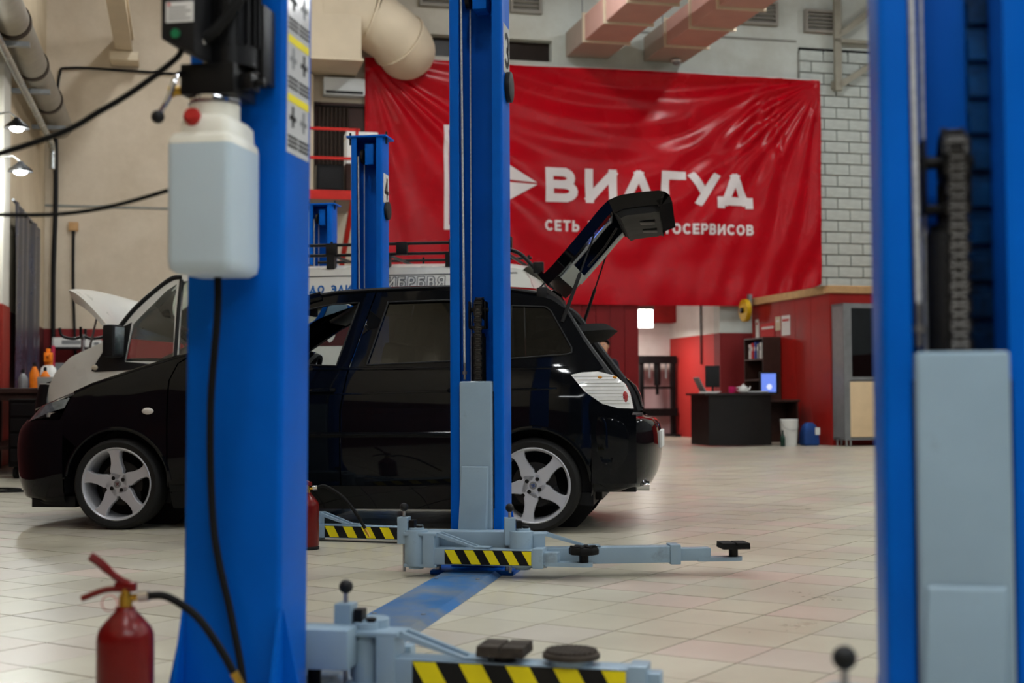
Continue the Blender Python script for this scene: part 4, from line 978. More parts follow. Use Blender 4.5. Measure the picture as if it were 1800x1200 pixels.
# grille between the lamps
b = B(); b.grid(5, 30, lambda u, v: (-3.5-.06*(1-u)+.1*(2*v-1)**2, CYC+.42*(2*v-1), .62+.09*u)); b.build('grille', PLAST, car)
LENS = mat('headlamp_lens', srgb(84, 92, 98), .08, .1, .5, 16, coat=1)
for s in (-1, 1):
    b = B()
    def hl(u, v):
        # crescent wrapping the corner
        th = radians(38+54*u); cx, sy = sup(th, 2.5); z0, z1 = .66+.10*u**1.2, .74+.105*u**1.1
        z0 = min(z0+.06*max(0, u-.6), z1-.005); z = z0+(z1-z0)*v; w = hw(-3.06, z)+.006
        return (-3.06+(-3.53+.10*v+3.06)*cx+ .05*max(0, u-.8)*5*v*.5, CYC+s*w*sy, z)
    b.grid(24, 8, hl); b.build('headlamp', LENS, car)
# windscreen and roof
def wsp(u, v):
    yy = 2*v-1
    xb, zb, wb = -2.14-.30*(1-yy*yy), 1.125+.04*(1-yy*yy), .755
    xt, zt, wt = -1.44-.13*(1-yy*yy), 1.475+.065*(1-yy*yy), .612
    return (xb+(xt-xb)*u, CYC+(wb+(wt-wb)*u)*yy, zb+(zt-zb)*u+.03*sin(pi*u))
B().grid(14, 20, wsp).build('windscreen', GLASSC, car)
RT = [(-1.6, 1.535), (-1.4, 1.562), (-1.1, 1.582), (-.7, 1.588), (-.3, 1.578), (.0, 1.555), (.1, 1.535)]
RE = [(-1.45, 1.472), (-1.3, 1.496), (-1.04, 1.511), (-.57, 1.521), (-.23, 1.506), (.05, 1.462), (.1, 1.445)]
def roofp(u, v):
    yy = 2*v-1; xf = -1.44-.13*(1-yy*yy); xr = .065+.015*(1-yy*yy); x = xf+(xr-xf)*u
    ze = lerp_tab(RE, x); zm = smooth_tab(RT, x, .12); k = 1-abs(yy)**2.6
    return (x, CYC+(hw(x, ze)+.001)*yy, ze+(zm-ze)*k)
B().grid(36, 25, roofp).build('roof', CARB, car, ang=60)
for s in (-1, 1):
    b = B(); P = [(x, CYC+s*(hw(x, z)-.004), z) for x, z in ((-2.16, 1.125), (-1.95, 1.235), (-1.7, 1.37), (-1.52, 1.455), (-1.40, 1.49))]; b.tube([tuple(p) for p in bez(P, 6)], .034, 10); b.build('windscreen_pillar', CARB, car)
    b = B(); P = [(x, CYC+s*(hw(x, lerp_tab(RE, x))-.035), lerp_tab(RE, x)+.022) for x in [-1.42+1.44*k/24 for k in range(25)]]; b.tube(P, .012, 6); b.build('roof_gutter', PLAST, car)
B().tube([(-.06, CYC+.05, 1.565), (-.04, CYC+.05, 1.59), (.30, CYC+.05, 1.94)], [.012, .006, .0025], 6).lathe([(.03, 0), (.02, .018), (0, .022)], 12, Matrix.Translation((-.06, CYC+.05, 1.556))).build('aerial', PLAST, car)
# tail lamps
TLW = mat('clear_tail_lens', srgb(240, 240, 238), .12, 0, .05, 20, coat=.6)
tl = [(.235, .968), (.30, .982), (.40, .988), (.50, .962), (.565, .91), (.595, .85), (.615, .758), (.52, .762), (.43, .788), (.32, .865)]
for s in (-1, 1):
    b = B(); skin_panel(b, tl, [], .035, lambda x, z: (x, CYC+s*(hw(x, z)+.004), z), lambda x, z: (x, CYC+s*(hw(x, z)-.06), z)); L_ = b.build('tail_lamp', TLW, car, ang=50)
    for k in range(9):
        z = .79+k*.021
        xs = []
        for q in range(60):
            x = .24+q*.0065; c = False; n = len(tl)
            for i in range(n):
                (x1_, y1_), (x2_, y2_) = tl[i], tl[(i+1) % n]
                if (y1_ > z) != (y2_ > z) and x < (x2_-x1_)*(z-y1_)/(y2_-y1_)+x1_: c = not c
            if c: xs.append(x)
        if len(xs) > 3: B().tube([(x, CYC+s*(hw(x, z)+.005), z) for x in xs[1:-1:3]], .0022, 5).build('lens_rib', mat('lens_rib', srgb(186, 186, 180), .25, .0, .1, 9), L_)
    B().ball((.565, CYC+s*(hw(.565, .83)+.003), .83), .032, 14, (.55, .25, 1.1)).build('red_reflector', mat('red_lens', srgb(170, 60, 60), .15, 0, .1, 8, coat=1), L_)
    for x in (.41, .50): B().ball((x, CYC+s*(hw(x, .955)+.003), .95), .016, 12, (1, .4, .7)).build('amber_bulb', mat('amber_lens', srgb(205, 140, 60), .2), L_)
# cabin: floor, seats, dash, wheel, mirrors
cab = B(); cab.b2((-2.4, .15, .16), (.36, 2*CYC-.15, .24)); cab.build('floor_pan', PLAST, car)
cab = B(); cab.b2((.2, .2, .24), (.62, 2*CYC-.2, .70)); cab.build('boot_floor', PLAST, car)
cab = B(); cab.b2((-2.35, .17, .6), (-1.98, 2*CYC-.17, 1.08)); cab.build('dashboard', PLAST, car, bevel=.05)
CLS = mat('seat_cloth', (.016, .016, .018), .9, 0, .2, 40)
for y in (.50, 1.22):
    b = B(); b.b2((-1.55, y-.24, .3), (-1.05, y+.24, .55)); b.box((-1.0, y, .86), (.13, .46, .66), M=Matrix.Rotation(.2, 4, 'Y')); b.build('front_seat', CLS, car, bevel=.04); st_ = car.children[-1]
    b = B(); b.box((-.91, y, 1.27), (.09, .25, .17), M=Matrix.Rotation(.15, 4, 'Y')); b.build('headrest', CLS, car, bevel=.03)
b = B(); b.b2((-.55, .25, .3), (-.1, 2*CYC-.25, .55)); b.box((0.0, CYC, .82), (.13, 1.2, .62), M=Matrix.Rotation(.22, 4, 'Y')); b.build('rear_bench', CLS, car, bevel=.04)
for y in (.5, 1.22): B().box((.09, y, 1.2), (.08, .26, .15), M=Matrix.Rotation(.15, 4, 'Y')).build('headrest', CLS, car, bevel=.03)
b = B(); b.lathe([(.165, -.014), (.19, -.014), (.19, .014), (.165, .014), (.165, -.014)], 28, Matrix.Translation((-1.78, 1.22, .98)) @ Matrix.Rotation(radians(-62), 4, 'Y'), caps=False); b.cyl((-1.78, 1.22, .98), (-1.98, 1.22, .88), .03); b.box((-1.78, 1.22, .98), (.34, .03, .02), M=Matrix.Rotation(radians(-62), 4, 'Y')); b.build('steering_wheel', PLAST, car)
b = B(); b.box((-1.42, 1.2, 1.44), (.30, .42, .02), M=Matrix.Rotation(radians(-30), 4, 'Y')); b.build('sun_visor', mat('grey_visor', srgb(140, 138, 132), .8), car, bevel=.008)
b = B(); b.b2((-1.66, CYC-.12, 1.40), (-1.63, CYC+.12, 1.46)); b.build('rear_view_mirror', PLAST, car, bevel=.01)
for s in (-1, 1):
    y = CYC+s*(hw(-1.95, 1.08)+.1)
    b = B(); b.box((-1.93, y, 1.12), (.12, .2, .13), rz=s*.15); b.b2((-1.97, min(y, y-s*.14), 1.06), (-1.9, max(y, y-s*.14), 1.09)); b.build('door_mirror', CARB, car, bevel=.03)
    B().box((-1.866, y, 1.12), (.006, .17, .10), rz=s*.15).build('mirror_glass', mat('mirror', srgb(200, 205, 205), .05, 1), car.children[-1])
# dark boot frame and parcel shelf
for s in (-1, 1):
    b = B(); P = [(x, CYC+s*(hw(x, z)-.05), z) for x, z in ((.04, 1.46), (.14, 1.39), (.28, 1.18), (.42, .99), (.52, .86), (.57, .72))]; b.tube([tuple(p) for p in bez(P, 5)], .045, 10); b.build('boot_frame', PLAST, car)
b = B(); b.b2((.5, .2, .66), (.62, 2*CYC-.2, .72)); b.build('boot_sill', PLAST, car, bevel=.02); b = B(); b.b2((.0, CYC-.62, 1.45), (.07, CYC+.62, 1.53)); b.build('boot_header', PLAST, car, bevel=.02)
b = B(); b.lathe([(0, -.025), (.4, -.02), (.5, 0), (.4, .028), (0, .035)], 36, Matrix.Translation((.17, CYC-.02, 1.23)) @ Matrix.Rotation(radians(-8), 4, 'Y') @ Matrix.Diagonal((.62, 1.14, 1.9, 1))); b.build('parcel_shelf', mat('shelf_felt', (.008, .008, .008), .95), car)
# tailgate, swung up
gate_prof = [(.035, 1.575), (.12, 1.655), (.22, 1.765), (.33, 1.89), (.41, 1.985), (.47, 2.045), (.54, 2.075), (.66, 2.09), (.78, 2.098), (.825, 2.085), (.845, 2.03)]
def gp(k):      # point and normal (outer side up) on the profile, k 0..1
    n = len(gate_prof)-1; t = k*n; i = min(int(t), n-1); f = t-i
    a, c = Vector(gate_prof[i]), Vector(gate_prof[i+1]); d = (c-a).normalized(); return a+(c-a)*f, Vector((-d.y, d.x))
GW = lambda k: .60+.06*min(1, k*2)
def gpt(k, y, off):
    p, n = gp(k); return (p.x+n.x*off, CYC+y*GW(k), p.y+n.y*off)
tg = B()
# outer skin with window opening, closed by inner skin
K0, K1, Y1 = .14, .50, .80
def strip(k0, k1, y0, y1, o0, o1, nk=8, ny=6):
    for o in (o0, o1): tg.grid(nk, ny, lambda u, v: gpt(k0+(k1-k0)*u, y0+(y1-y0)*v, o))
    tg.grid(nk, 2, lambda u, v: gpt(k0+(k1-k0)*u, y0, o0+(o1-o0)*v)); tg.grid(nk, 2, lambda u, v: gpt(k0+(k1-k0)*u, y1, o0+(o1-o0)*v))
    tg.grid(2, ny, lambda u, v: gpt(k0, y0+(y1-y0)*v, o0+(o1-o0)*u)); tg.grid(2, ny, lambda u, v: gpt(k1, y0+(y1-y0)*v, o0+(o1-o0)*u))
strip(0, K0, -1, 1, .02, -.05); strip(K0, K1, -1, -Y1, .02, -.05); strip(K0, K1, Y1, 1, .02, -.05)
tg.build('tailgate', CARB, car, ang=40); gate = car.children[-1]
tg = B(); strip(K1, .985, -1, 1, .02, -.07, 14, 16); tg.build('tailgate_lower', CARB, gate, ang=40)
tg = B(); strip(K1-.02, .97, -.985, .985, -.072, -.115, 10, 10); tg.build('inner_lining', mat('gate_lining', (.006, .006, .006), .7), gate, ang=40)
tg = B(); tg.grid(8, 8, lambda u, v: gpt(K0+(K1-K0)*u, -Y1+2*Y1*v, .005)); tg.build('rear_screen', glass('rear_screen_glass', (.75, .6, .6), .02), gate)
tg = B(); strip(K0-.02, K1+.02, Y1-.1, Y1+.12, -.052, -.062); strip(K0-.06, K0+.02, -Y1, Y1, -.052, -.062); tg.build('inner_trim', mat('pale_trim', srgb(176, 184, 182), .6, 0, .05, 4), gate, ang=40)
tg = B(); strip(0.0, .03, -.9, .9, .05, .02, 3, 8); tg.build('spoiler', CARB, gate, ang=40)
for (k, y) in ((.72, -.35), (.72, .35)): 
    tg = B(); p = gpt(k, y, -.117); tg.box(p, (.1, .14, .02)); tg.build('grip_recess', HBLACK, gate, bevel=.006)
for s in (-1, 1):
    a = gpt(.30, s*.93, -.05); c = (.17, CYC+s*.68, 1.30)
    a, c = Vector(a), Vector(c); m_ = c+(a-c)*.55
    B().cyl(c, m_, .012, 10).cyl(m_, a, .006, 8).build('gas_strut', PLAST, car)
B().tube([gpt(.44, 0, -.06), gpt(.3, .1, -.075), gpt(.2, .16, -.07)], .007, 6).build('wiper', PLAST, gate)
# wheels
def wheel(x, near_side, rot):
    s = -1 if near_side else 1; yo = 0.0 if near_side else 2*CYC
    w_ = bpy.data.objects.new('wheel', None); 
    b = B(); MY = Matrix.Rotation(pi/2, 4, 'X')
    R = .292
    b.lathe([(.232, .012), (.245, .004), (.268, 0), (.282, .012), (.289, .03), (R, .06), (R, .15), (.289, .18), (.282, .196), (.262, .205), (.236, .195)], 56, MY, caps=False)
    ty = b.build('wheel', TYRE, car)
    ty.location = (x, yo, .29); ty.rotation_euler = (0, 0, 0 if not near_side else 0)
    flip = Matrix.Diagonal((1, -1, 1, 1)) if False else None
    # local +z of the lathe goes to -y (towards the near side camera); shift so that the outer face sits on the body side
    ty.rotation_euler = (0, rot, pi if near_side else 0); 
    ty.location = (x, yo + (-.012 if near_side else .012), .29)
    r = B(); r.lathe([(.236, .02), (.236, .012), (.228, .006), (.222, .012), (.214, .03), (.21, .07), (.205, .17), (.215, .19), (.232, .19)], 48, MY, caps=False); r.build('rim', ALLOY, ty, ang=40)
    for k in range(5):
        a = 2*pi*k/5
        pr = [(.03, .0), (.05, .036), (.085, .045), (.13, .033), (.17, .031), (.2, .037), (.222, .058)]
        top = [(q[0], q[1]) for q in pr]; bt_ = [(q[0], -q[1]) for q in pr[::-1]]
        poly = top+bt_; n = len(poly)
        def yd(rad): return .018+.020*(1-(rad/.222))*1.0 if rad > .09 else .030
        v = []
        for lay, ins in ((0, .004), (.006, 0), (.045, 0)):
            for px_, pz_ in poly:
                pz2 = pz_-(ins if pz_ > 0 else -ins if pz_ < 0 else 0)
                v.append((px_*cos(a)-pz2*sin(a), -(yd(px_)+lay), px_*sin(a)+pz2*cos(a)))
        f = [tuple(range(n)), tuple(range(3*n-1, 2*n-1, -1))] + [(l*n+i, l*n+n+i, l*n+n+(i+1) % n, l*n+(i+1) % n) for l in (0, 1) for i in range(n)]
        B().add(v, f).build('spoke', ALLOY, ty, ang=30)
    B().cyl((0, -.030, 0), (0, -.06, 0), .078, 30).build('hub', ALLOY, ty)
    for k in range(4):
        a = pi/4+k*pi/2+.25; B().cyl((.046*cos(a), -.0275, .046*sin(a)), (.046*cos(a), -.04, .046*sin(a)), .0125, 14).build('bolt_hole', HBLACK, ty)
    B().cyl((0, -.0265, 0), (0, -.034, 0), .024, 20).build('hub_cap', GREYM, ty)
    em = B(); em.box((0, -.0258, 0), (.03, .002, .006), M=Matrix.Rotation(.7, 4, 'Y')); em.box((0, -.0258, 0), (.026, .002, .006), M=Matrix.Rotation(-.6, 4, 'Y')); em.box((.004, -.0258, .008), (.012, .002, .008)); em.build('hub_emblem', CHROME, ty)
    B().cyl((0, -.10, 0), (0, -.115, 0), .14, 30).build('brake_disc', mat('brake_iron', srgb(50, 48, 46), .5, .4), ty)
    B().b2((-.14, -.14, .03), (-.06, -.08, .13)).build('brake_caliper', BLACKM, ty, bevel=.01)
    return ty
wheel(FWX, True, -1.48); wheel(0, True, -1.117); wheel(FWX, False, .3); wheel(0, False, .6)
# underbody so that no daylight shows through
B().b2((-2.9, .35, .18), (.4, 2*CYC-.35, .34)).build('underbody', PLAST, car); B().b2((-3.3, .3, .3), (-2.35, 2*CYC-.3, .75)).build('engine_block', PLAST, car, bevel=.05)
# ------------------------------------------------------------------ white panel van behind the car. Van frame: x to the tail, y away, z up
van = thing('white_van', 'white panel van with open bonnet and a black roof rack behind the black car', 'van', (-2.4, 12.05, 0), radians(-9))
VW, VC = 1.92, .96
VZ = [(.2, -.03), (.4, 0), (.9, .0), (1.1, -.015), (1.3, -.05), (1.6, -.10), (1.85, -.15), (1.98, -.20)]
VXT = [(-1.95, -.20), (-1.85, -.10), (-1.7, -.04), (-1.5, 0), (2.4, 0), (2.55, -.03), (2.62, -.08)]
def vhw(x, z): return VW/2 + smooth_tab(VZ, z, .06) + smooth_tab(VXT, x, .05)
def vside(name, outer, holes, m, step=.1, off=0.0, thick=.03, parent=None):
    r = []
    for s in (-1, 1):
        b = B(); skin_panel(b, outer, holes, step, lambda x, z: (x, VC+s*(vhw(x, z)+off), z), lambda x, z: (x, VC+s*(vhw(x, z)+off-thick), z)); r.append(b.build(name, m, parent or van, ang=50))
    return r
FA, RA = -1.25, 1.65
# bonnet side: wing
wing = [(-1.86, .45), (-1.87, .78), (-1.83, .95), (-1.76, 1.07), (-1.60, 1.21), (-1.30, 1.34), (-1.22, 1.38), (-1.14, 1.22), (-.96, 1.1), (-.72, 1.08), (-.72, .35), (-.85, .35)] + arcp(FA, .33, .38, 4, 176, 14) + [(-1.7, .40)]
vside('front_wing', wing, [], WHITEV)
v_win = [(-1.07, 1.17), (-1.02, 1.5), (-.73, 1.80), (-.64, 1.86), (-.62, 1.16)]
v_win2 = [(-.57, 1.16), (-.585, 1.885), (-.2, 1.905), (.12, 1.90), (.12, 1.16)]
vdoor = [(-.71, .35), (-.71, 1.085), (-.96, 1.105), (-1.13, 1.225), (-1.215, 1.385), (-1.0, 1.64), (-.72, 1.89), (-.62, 1.935), (-.3, 1.965), (.22, 1.97), (.22, .35)]
vd = vside('cab_door', vdoor, [v_win, v_win2], WHITEV)
vpan = [(.235, .35), (.235, 1.97), (1.2, 1.975), (2.3, 1.965), (2.48, 1.94), (2.56, 1.85), (2.60, 1.6), (2.62, 1.1), (2.62, .35), (2.05, .35)] + arcp(RA, .33, .38, 4, 176, 14) + [(1.2, .35)]
vside('cargo_side', vpan, [], WHITEV)
for s, par in zip((-1, 1), vd):
    for pl in (v_win, v_win2):
        b = B(); V, Fs = tri_panel(pl, [], .12); b.add([(x, VC+s*(vhw(x, z)-.012), z) for x, z in V], Fs); b.build('cab_window', GLASSC, par)
    # black trim: pillar cover and the dark corner below the mirror
    b = B(); V, Fs = tri_panel([(-1.38, 1.085), (-1.27, 1.28), (-1.17, 1.45), (-1.03, 1.52), (-1.065, 1.165), (-.74, 1.135), (-.74, 1.10), (-1.34, 1.075)], [], .06); b.add([(x, VC+s*(vhw(x, z)+.006), z) for x, z in V], Fs); b.build('black_corner_trim', PLAST, par)
    b = B(); P = [(x, VC+s*(vhw(x, z)+.004), z) for x, z in ((-1.2, 1.40), (-1.0, 1.655), (-.73, 1.89), (-.6, 1.93))]; b.tube([tuple(p) for p in bez(P, 6)], .022, 8); b.build('pillar_trim', PLAST, par)
    b = B(); b.tube([(-.6, VC+s*(vhw(-.6, z)-.004), z) for z in (1.15, 1.4, 1.65, 1.9)], .02, 8); b.build('window_post', PLAST, par)
    b = B(); b.ball((-1.345, VC+s*(vhw(-1.34, 1.11)+.012), 1.115), .03, 14, (1, .4, .8)); b.build('repeater', mat('pale_repeater', srgb(200, 190, 170), .2), par)
    y = VC+s*(vhw(-1.1, 1.3)+.13)
    b = B(); b.box((-1.13, y, 1.345), (.11, .2, .29), rz=s*.1); b.b2((-1.16, min(y, y-s*.2), 1.24), (-1.08, max(y, y-s*.2), 1.30)); b.build('door_mirror', PLAST, par, bevel=.03)
    B().box((-1.073, y, 1.35), (.006, .16, .24), rz=s*.1).build('mirror_glass', mat('mirror', srgb(200, 205, 205), .05, 1), par)
    b = B(); b.tube([(x, VC+s*(vhw(x, .72)+.012), .72) for x in (.3, 1.2)], .025, 6); b.tube([(x, VC+s*(vhw(x, .72)+.012), .72) for x in (2.1, 2.55)], .025, 6); b.build('side_moulding', PLAST, van)
# roof, windscreen, nose, tail
def vroof(u, v):
    yy = 2*v-1; xf = -.60-.12*(1-yy*yy); x = xf+(2.5-xf)*u; ze = lerp_tab([(-.7, 1.92), (-.3, 1.965), (.3, 1.97), (1.2, 1.975), (2.3, 1.965), (2.5, 1.93)], x)
    return (x, VC+(vhw(x, ze)+.002)*yy, ze+.075*(1-abs(yy)**3))
B().grid(30, 21, vroof).build('roof', WHITEV, van, ang=60)
B().grid(10, 16, lambda u, v: ((-1.2-.22*(1-(2*v-1)**2))+(.60+.1*(1-(2*v-1)**2))*u, VC+((vhw(-1.2, 1.38)-.02)*(1-u)+(vhw(-.6, 1.93)-.02)*u)*(2*v-1), 1.39+.55*u+.02*(1-(2*v-1)**2))).build('windscreen', GLASSC, van)
B().grid(14, 30, lambda u, v: (-1.84-.28*sup(-pi/2+pi*v, 2.6)[0]*(1-.25*abs(2*u-1)**2), VC+vhw(-1.8, .4+.6*u)*sup(-pi/2+pi*v, 2.6)[1], .35+.62*u)).build('front_bumper', PLAST, van)
B().grid(6, 24, lambda u, v: (-1.86+.5*u-.2*(1-(2*v-1)**2)*(1-u), VC+.86*(2*v-1), .98+.16*u)).build('engine_bay_top', PLAST, van)
B().b2((-1.75, .2, .4), (-.75, VW-.2, 1.0)).build('engine', PLAST, van, bevel=.05)
B().grid(16, 20, lambda u, v: (2.585+.05*sin(pi*u)-.12*max(0, u-.8)/.2, VC+(vhw(2.55, .35+1.6*u)-.02)*(2*v-1), .35+1.6*u)).build('rear_doors', WHITEV, van)
B().b2((2.5, .05, .32), (2.72, VW-.05, .5)).build('rear_bumper', PLAST, van, bevel=.04)
for s in (-1, 1): B().b2((2.53, VC+s*.86-.05, .9), (2.62, VC+s*.86+.05, 1.35)).build('tail_lamp', mat('van_tail_lamp', srgb(150, 20, 20), .2, coat=1), van, bevel=.02)
B().b2((-1.0, .1, .3), (2.5, VW-.1, .42)).build('floor_pan', PLAST, van); B().b2((.24, .12, .42), (.28, VW-.12, 1.9)).build('bulkhead', mat('grey_bulkhead', srgb(150, 150, 148), .8), van)
B().b2((-1.15, .15, .9), (-.8, VW-.15, 1.2)).build('dashboard', PLAST, van, bevel=.05)
for y in (.45, 1.45):
    b = B(); b.b2((-.6, y-.25, .5), (-.15, y+.25, .75)); b.box((-.08, y, 1.1), (.14, .46, .75), M=Matrix.Rotation(.15, 4, 'Y')); b.build('cab_seat', CLS, van, bevel=.04)
B().cyl((-.82, 1.2, 1.2), (-.82, 1.2, 1.3), .035, 16, .042).build('paper_cup', PAPER, van)
# raised bonnet, hinged below the windscreen
bn = B()
def bonnet(u, v, o):
    yy = 2*v-1; L = .62*u; a = radians(38+14*u)
    x = -1.24-.10*(1-yy*yy)-L*cos(radians(38)) - .03*sin(u*pi); z = 1.43+L*sin(radians(43))+.10*sin(u*pi*.9)-.05*yy*yy*u
    return (x+o*.5, VC+(.80-.10*u**3)*yy, z-o)
for o in (0, .03): bn.grid(14, 16, lambda u, v: bonnet(u, v, o))
bn.grid(14, 2, lambda u, v: bonnet(u, 0, .12*v)); bn.grid(14, 2, lambda u, v: bonnet(u, 1, .12*v)); bn.grid(2, 16, lambda u, v: bonnet(1, v, .09*u)); bn.grid(2, 16, lambda u, v: bonnet(0, v, .03*u))
bn.build('bonnet', WHITEV, van, ang=50)
B().grid(6, 8, lambda u, v: bonnet(.2+.5*u, .15+.7*v, .04)).build('bonnet_lining', PLAST, van)
B().tube([(-1.78, VC-.3, 1.05), (-1.62, VC-.3, 1.70)], .01, 6).build('bonnet_stay', STEEL, van)
# wheels
for x in (FA, RA):
    for y, s in ((.06, 1), (VW-.06, -1)):
        b = B(); b.lathe([(.2, 0), (.3, .0), (.325, .03), (.33, .1), (.325, .17), (.3, .2), (.2, .2)], 40, Matrix.Translation((x, y, .33)) @ Matrix.Rotation(-s*pi/2, 4, 'X'), caps=False); b.build('tyre', TYRE, van); ty = van.children[-1]
        b = B(); b.lathe([(0, .05), (.08, .04), (.19, .05), (.2, .02)], 30, Matrix.Translation((x, y, .33)) @ Matrix.Rotation(-s*pi/2, 4, 'X')); b.build('wheel_disc', GREYM, van.children[-1])
# roof rack
RB = mat('black_rack_paint', srgb(18, 18, 19), .5, .2)
for y in (.22, VW-.22):
    for z in (2.095, 2.185): B().tube([(.2, y, z), (2.36, y, z)], .014, 8).build('rack_rail', RB, van)
for x in (.3, .78, 1.28, 1.85, 2.33):
    B().tube([(x, .22, 2.095), (x, VW-.22, 2.095)], .014, 8).build('rack_bar', RB, van)
    for y in (.22, VW-.22):
        B().cyl((x, y, 2.07), (x, y, 2.215), .012, 8).build('rack_post', RB, van)
    for y in (.22, VW-.22): B().b2((x-.035, y-.04, 1.97), (x+.035, y+.04, 2.1)).build('rack_foot', RB, van)
for x in (.78, 1.42): B().b2((x-.05, .195, 2.085), (x+.05, .245, 2.2)).build('rack_plate', RB, van, bevel=.005)
B().box((2.36, .22, 2.175), (.08, .06, .10)).build('rack_end', RB, van, bevel=.008)
B().tube([tuple(p) for p in bez([(2.36, .3, 2.12), (2.46, .3, 2.08), (2.56, .3, 1.98), (2.63, .3, 1.9)], 5)], .018, 8).build('rear_ladder_rail', RB, van)
B().box((2.62, .3, 1.955), (.09, .07, .10)).build('ladder_hook', RB, van, bevel=.008)
B().tube([(.2, VC+.35*k, 2.12) for k in (-2, 2)], .014, 8).build('rack_bar', RB, van)
# signwriting on the near side
BLT = mat('blue_lettering', srgb(30, 92, 160), .4); GRT = mat('grey_lettering', srgb(90, 92, 94), .4)
def vs(off): return lambda x, z: (x, VC-(vhw(x, z)+off), z)
letters(lambda q: q.build('blue_letter', BLT, van, smooth=False, weld=False), 'ДОМ ДО ЭЛИТ', .335, 1.752, .072, .016, vs(.004), gap=.16, sub=.04)
letters(lambda q: q.build('outlined_letter', GRT, van, smooth=False, weld=False), 'ИБРБВЯ', 1.30, 1.785, .105, .030, vs(.004), gap=.12, sub=.04)
letters(lambda q: q.build('letter_inlay', WHITEV, van, smooth=False, weld=False), 'ИБРБВЯ', 1.3075, 1.7925, .090, .015, vs(.006), gap=(.12*.105+.015)/.09, sub=.04)
b = B(); V, Fs = tri_panel([(.25, 1.285), (1.55, 1.285), (1.55, 1.56), (.25, 1.56)], [], .1); b.add([vs(.003)(x, z) for x, z in V], Fs); b.build('maroon_band', mat('maroon_band', srgb(70, 24, 32), .4), van)
letters(lambda q: q.build('white_digit', PAPER, van, smooth=False, weld=False), '55)', .46, 1.315, .19, .045, vs(.006), gap=.2, sub=.05)
B().tube([(x, VC-vhw(x, 1.905)-.002, 1.905) for x in [.25+.1*k for k in range(23)]], .006, 5).build('gutter_line', mat('grey_line', srgb(120, 120, 118), .6), van)
# ------------------------------------------------------------------ fire extinguishers
def extinguisher(loc, rz, r, hb, label, hose_pts, group='fire extinguishers'):
    t = thing('fire_extinguisher', label, 'fire extinguisher', loc, rz, group)
    B().lathe([(r*.9, 0), (r*.95, .004), (r*.95, .02), (r, .025), (r, hb), (r*.985, hb+.012), (r*.9, hb+.028), (r*.62, hb+.05), (r*.36, hb+.068), (r*.32, hb+.078)], 36).build('cylinder', REDP, t, ang=40)
    B().lathe([(r*1.0, 0), (r*1.02, .003), (r*1.02, .014), (r*.98, .018)], 36).build('foot_ring', PLAST, t)
    h = hb+.075
    B().cyl((0, 0, h), (0, 0, h+.03), .016, 14).cyl((0, 0, h+.03), (0, 0, h+.045), .012, 12).cyl((0, 0, h+.022), (.04, 0, h+.026), .009, 10).build('brass_valve', BRASS, t)
    B().box((0, 0, h+.05), (.05, .022, .022)).build('valve_head', REDP, t, bevel=.003)
    B().tube([tuple(p) for p in bez([(.02, 0, h+.05), (-.02, 0, h+.07), (-.06, 0, h+.105), (-.085, 0, h+.122)], 5)], [.009]*8+[.011]*8, 8).build('top_lever', REDP, t)
    B().tube([tuple(p) for p in bez([(0, 0, h+.045), (-.05, 0, h+.042), (-.105, 0, h+.022)], 6)], .0075, 8).build('carry_handle', REDP, t)
    B().lathe([(.018, -.001), (.020, 0), (.018, .001), (.018, -.001)], 18, Matrix.Translation((-.035, -.01, h+.012)) @ Matrix.Rotation(pi/2, 4, 'X'), caps=False).build('pin_ring', REDM, t)
    B().cyl((.03, 0, h+.026), (.055, 0, h+.028), .0125, 12).build('hose_nut', CHROME, t)
    B().tube([tuple(p) for p in bez([(.05, 0, h+.028)] + hose_pts, 10)], .0095, 10).build('hose', RUBBER, t)
    a, c = Vector(hose_pts[-2]), Vector(hose_pts[-1]); d = (c-a).normalized(); B().cyl(c, c+d*.05, .011, 12, .008).build('nozzle', BRASS if r > .06 else STEEL, t)
    return t
extinguisher((-.925, 3.3, 0), 0, .067, .262, 'red fire extinguisher with black hose in front of the tank post', [(.10, .0, .362), (.17, .0, .315), (.225, .01, .235), (.255, .015, .18)])
extinguisher((-1.135, 7.62, 0), 0, .064, .235, 'red fire extinguisher standing beyond the tank post beside the striped arm', [(.1, 0, .345), (.2, -.05, .29), (.28, -.08, .2), (.33, -.1, .12)])
# ------------------------------------------------------------------ overhead supply cables to the power unit
props(B().tube([tuple(p) for p in bez([(-3.1, 3.45, 1.12), (-2.2, 3.42, 1.2), (-1.25, 3.38, 1.448), (-1.0, 3.36, 1.55), (-.83, 3.33, 1.655), (-.80, 3.33, 1.70)], 14)], .0075, 10).build('supply_cable', RUBBER, None), 'thick black cable sagging in from the left to the motor box', 'cable')
props(B().tube([tuple(p) for p in bez([(-3.1, 3.9, 1.55), (-2.2, 3.75, 1.36), (-1.5, 3.65, 1.33), (-1.15, 3.6, 1.325), (-.87, 3.52, 1.375), (-.77, 3.50, 1.42)], 14)], .0055, 10).build('control_cable', RUBBER, None), 'thin black cable sagging across to behind the oil tank', 'cable')

